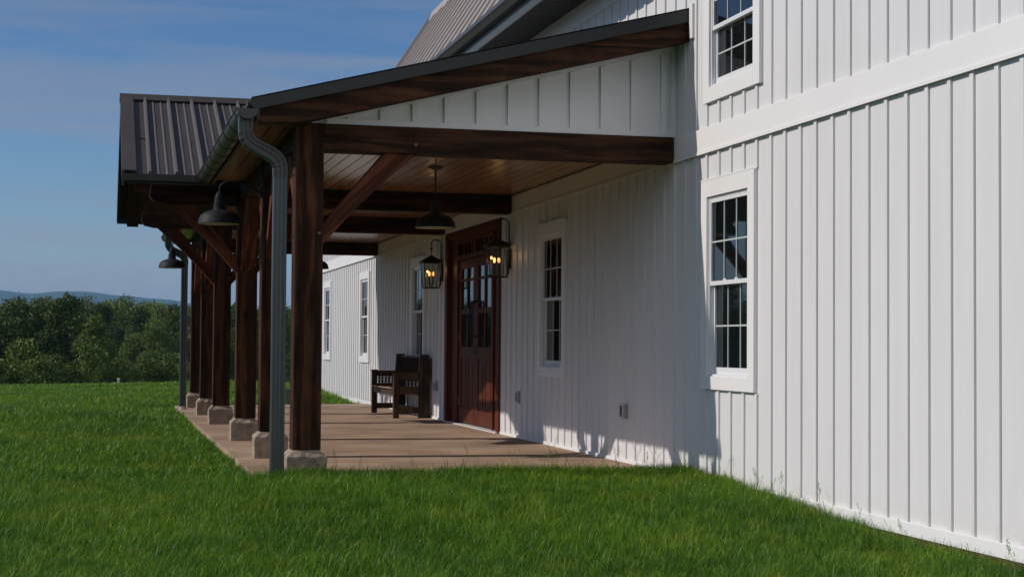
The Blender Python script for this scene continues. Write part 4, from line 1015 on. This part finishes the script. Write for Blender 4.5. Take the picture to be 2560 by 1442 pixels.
for i in range(na-1):
    for j in range(nr_-1): a = i*nr_+j; hf.append((a, a+nr_, a+nr_+1, a+1))
me_ = bpy.data.meshes.new('hills'); me_.from_pydata(hv, [], hf); me_.materials.append(M_hill); me_.shade_smooth()
ho = bpy.data.objects.new('hills', me_); COL.objects.link(ho); tag(ho, kind='structure')
az = .15; x = -4.8+RH*math.sin(R(az)); y = RH*math.cos(R(az)); zb = CAMH+RH*math.tan(R(1.58))
ms = thing('radio_mast', (x, y, zb), 'thin radio mast standing on the distant blue ridge', 'mast')
m = MB()
for q in range(3): a = q*2.094; m.tube([(x+1.5*math.cos(a), y+1.5*math.sin(a), zb-6), (x+.4*math.cos(a), y+.4*math.sin(a), zb+19)], .2, 5)
for q in range(8):
    z_ = zb+q*2.3; m.tube([(x-1, y, z_), (x+1, y, z_+1.2)], .12, 4)
m.build('lattice', M_fascia, ms)

# ------------------------------------------------------------------ haze
HAZE = True
if HAZE:
    hz = MB(); hz.box(-7400, 7400, -1500, 7700, -15.5, 215)
    hm = bpy.data.materials.new('haze_air'); hm.use_nodes = True; nt = hm.node_tree; nt.nodes.clear()
    ou = nt.nodes.new('ShaderNodeOutputMaterial'); pv = nt.nodes.new('ShaderNodeVolumePrincipled')
    pv.inputs['Color'].default_value = (.34, .62, 1.0, 1); pv.inputs['Density'].default_value = .00013; pv.inputs['Anisotropy'].default_value = .0
    nt.links.new(pv.outputs[0], ou.inputs['Volume'])
    ho_ = hz.build('haze', hm); tag(ho_, 'thin bluish air haze over the valley', 'haze', kind='stuff')

# ------------------------------------------------------------------ light
SUN = Vector((-1, .17, .711)).normalized()
el = math.asin(SUN.z); azs_ = math.atan2(SUN.x, SUN.y)
sd = bpy.data.lights.new('sun', 'SUN'); sd.energy = 3.35; sd.angle = R(.5); sd.color = (1, .92, .83)
so_ = bpy.data.objects.new('sun', sd); COL.objects.link(so_); so_.rotation_euler = SUN.to_track_quat('Z', 'Y').to_euler()
wd = bpy.data.worlds.new('World'); scn.world = wd; wd.use_nodes = True; nt = wd.node_tree
bg = nt.nodes['Background']; sky = nt.nodes.new('ShaderNodeTexSky'); sky.sky_type = 'NISHITA'; sky.sun_disc = False
sky.sun_elevation = el; sky.sun_rotation = azs_; sky.air_density = 1.0; sky.dust_density = .15; sky.ozone_density = 3.5; sky.altitude = 200
tc = nt.nodes.new('ShaderNodeTexCoord'); sx = nt.nodes.new('ShaderNodeSeparateXYZ'); nt.links.new(tc.outputs['Generated'], sx.inputs[0])
mp = nt.nodes.new('ShaderNodeMapping'); mp.inputs['Scale'].default_value = (2.2, 2.2, 26); mp.inputs['Rotation'].default_value = (R(2.5), R(-1.5), 0); nt.links.new(tc.outputs['Generated'], mp.inputs[0])
nz = nt.nodes.new('ShaderNodeTexNoise'); nz.inputs['Scale'].default_value = 1.6; nz.inputs['Detail'].default_value = 6; nz.inputs['Roughness'].default_value = .55; nz.inputs['Distortion'].default_value = .4; nt.links.new(mp.outputs[0], nz.inputs['Vector'])
cr = nt.nodes.new('ShaderNodeValToRGB'); cr.color_ramp.elements[0].position = .44; cr.color_ramp.elements[1].position = .62; cr.color_ramp.elements[0].color = (0, 0, 0, 1); cr.color_ramp.elements[1].color = (.58, .58, .58, 1); nt.links.new(nz.outputs['Fac'], cr.inputs[0])
mx = nt.nodes.new('ShaderNodeMix'); mx.data_type = 'RGBA'; nt.links.new(cr.outputs[0], mx.inputs[0]); nt.links.new(sky.outputs[0], mx.inputs[6]); mx.inputs[7].default_value = (5.2, 4.5, 4.7, 1)
tn = nt.nodes.new('ShaderNodeMix'); tn.data_type = 'RGBA'; tn.blend_type = 'MULTIPLY'; tn.inputs[0].default_value = 1; 
zr = nt.nodes.new('ShaderNodeValToRGB'); nt.links.new(sx.outputs[2], zr.inputs[0]); zr.color_ramp.elements[0].position = 0; zr.color_ramp.elements[0].color = (.80, .88, .98, 1); zr.color_ramp.elements[1].position = .26; zr.color_ramp.elements[1].color = (.33, .58, .86, 1); nt.links.new(zr.outputs[0], tn.inputs[7])
nt.links.new(mx.outputs[2], tn.inputs[6])
# broken bright cloud added to the unseen sky behind the camera, brightening shaded fronts
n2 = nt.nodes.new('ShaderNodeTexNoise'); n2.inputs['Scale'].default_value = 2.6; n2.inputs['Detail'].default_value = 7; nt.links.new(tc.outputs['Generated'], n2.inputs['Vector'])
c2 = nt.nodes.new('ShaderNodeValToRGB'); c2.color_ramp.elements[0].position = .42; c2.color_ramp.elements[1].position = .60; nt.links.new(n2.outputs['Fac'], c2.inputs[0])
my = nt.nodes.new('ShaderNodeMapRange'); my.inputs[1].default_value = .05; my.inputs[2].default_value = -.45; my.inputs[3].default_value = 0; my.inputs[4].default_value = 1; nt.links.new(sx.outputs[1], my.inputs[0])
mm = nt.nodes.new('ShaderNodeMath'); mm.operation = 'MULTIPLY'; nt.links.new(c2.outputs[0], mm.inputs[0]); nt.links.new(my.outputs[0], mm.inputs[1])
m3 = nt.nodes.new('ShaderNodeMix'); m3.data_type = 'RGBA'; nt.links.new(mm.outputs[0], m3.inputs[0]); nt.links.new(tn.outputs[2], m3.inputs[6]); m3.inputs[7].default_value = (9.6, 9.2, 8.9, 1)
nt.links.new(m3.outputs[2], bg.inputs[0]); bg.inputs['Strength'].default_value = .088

for o in bpy.data.objects:
    if '_w' in o: del o['_w']
scn.view_settings.view_transform = 'Standard'; scn.view_settings.look = 'None'; scn.view_settings.exposure = 0; scn.view_settings.gamma = 1
scn.render.engine = 'CYCLES'
scn.cycles.max_bounces = 7; scn.cycles.volume_bounces = 0; scn.cycles.transparent_max_bounces = 12
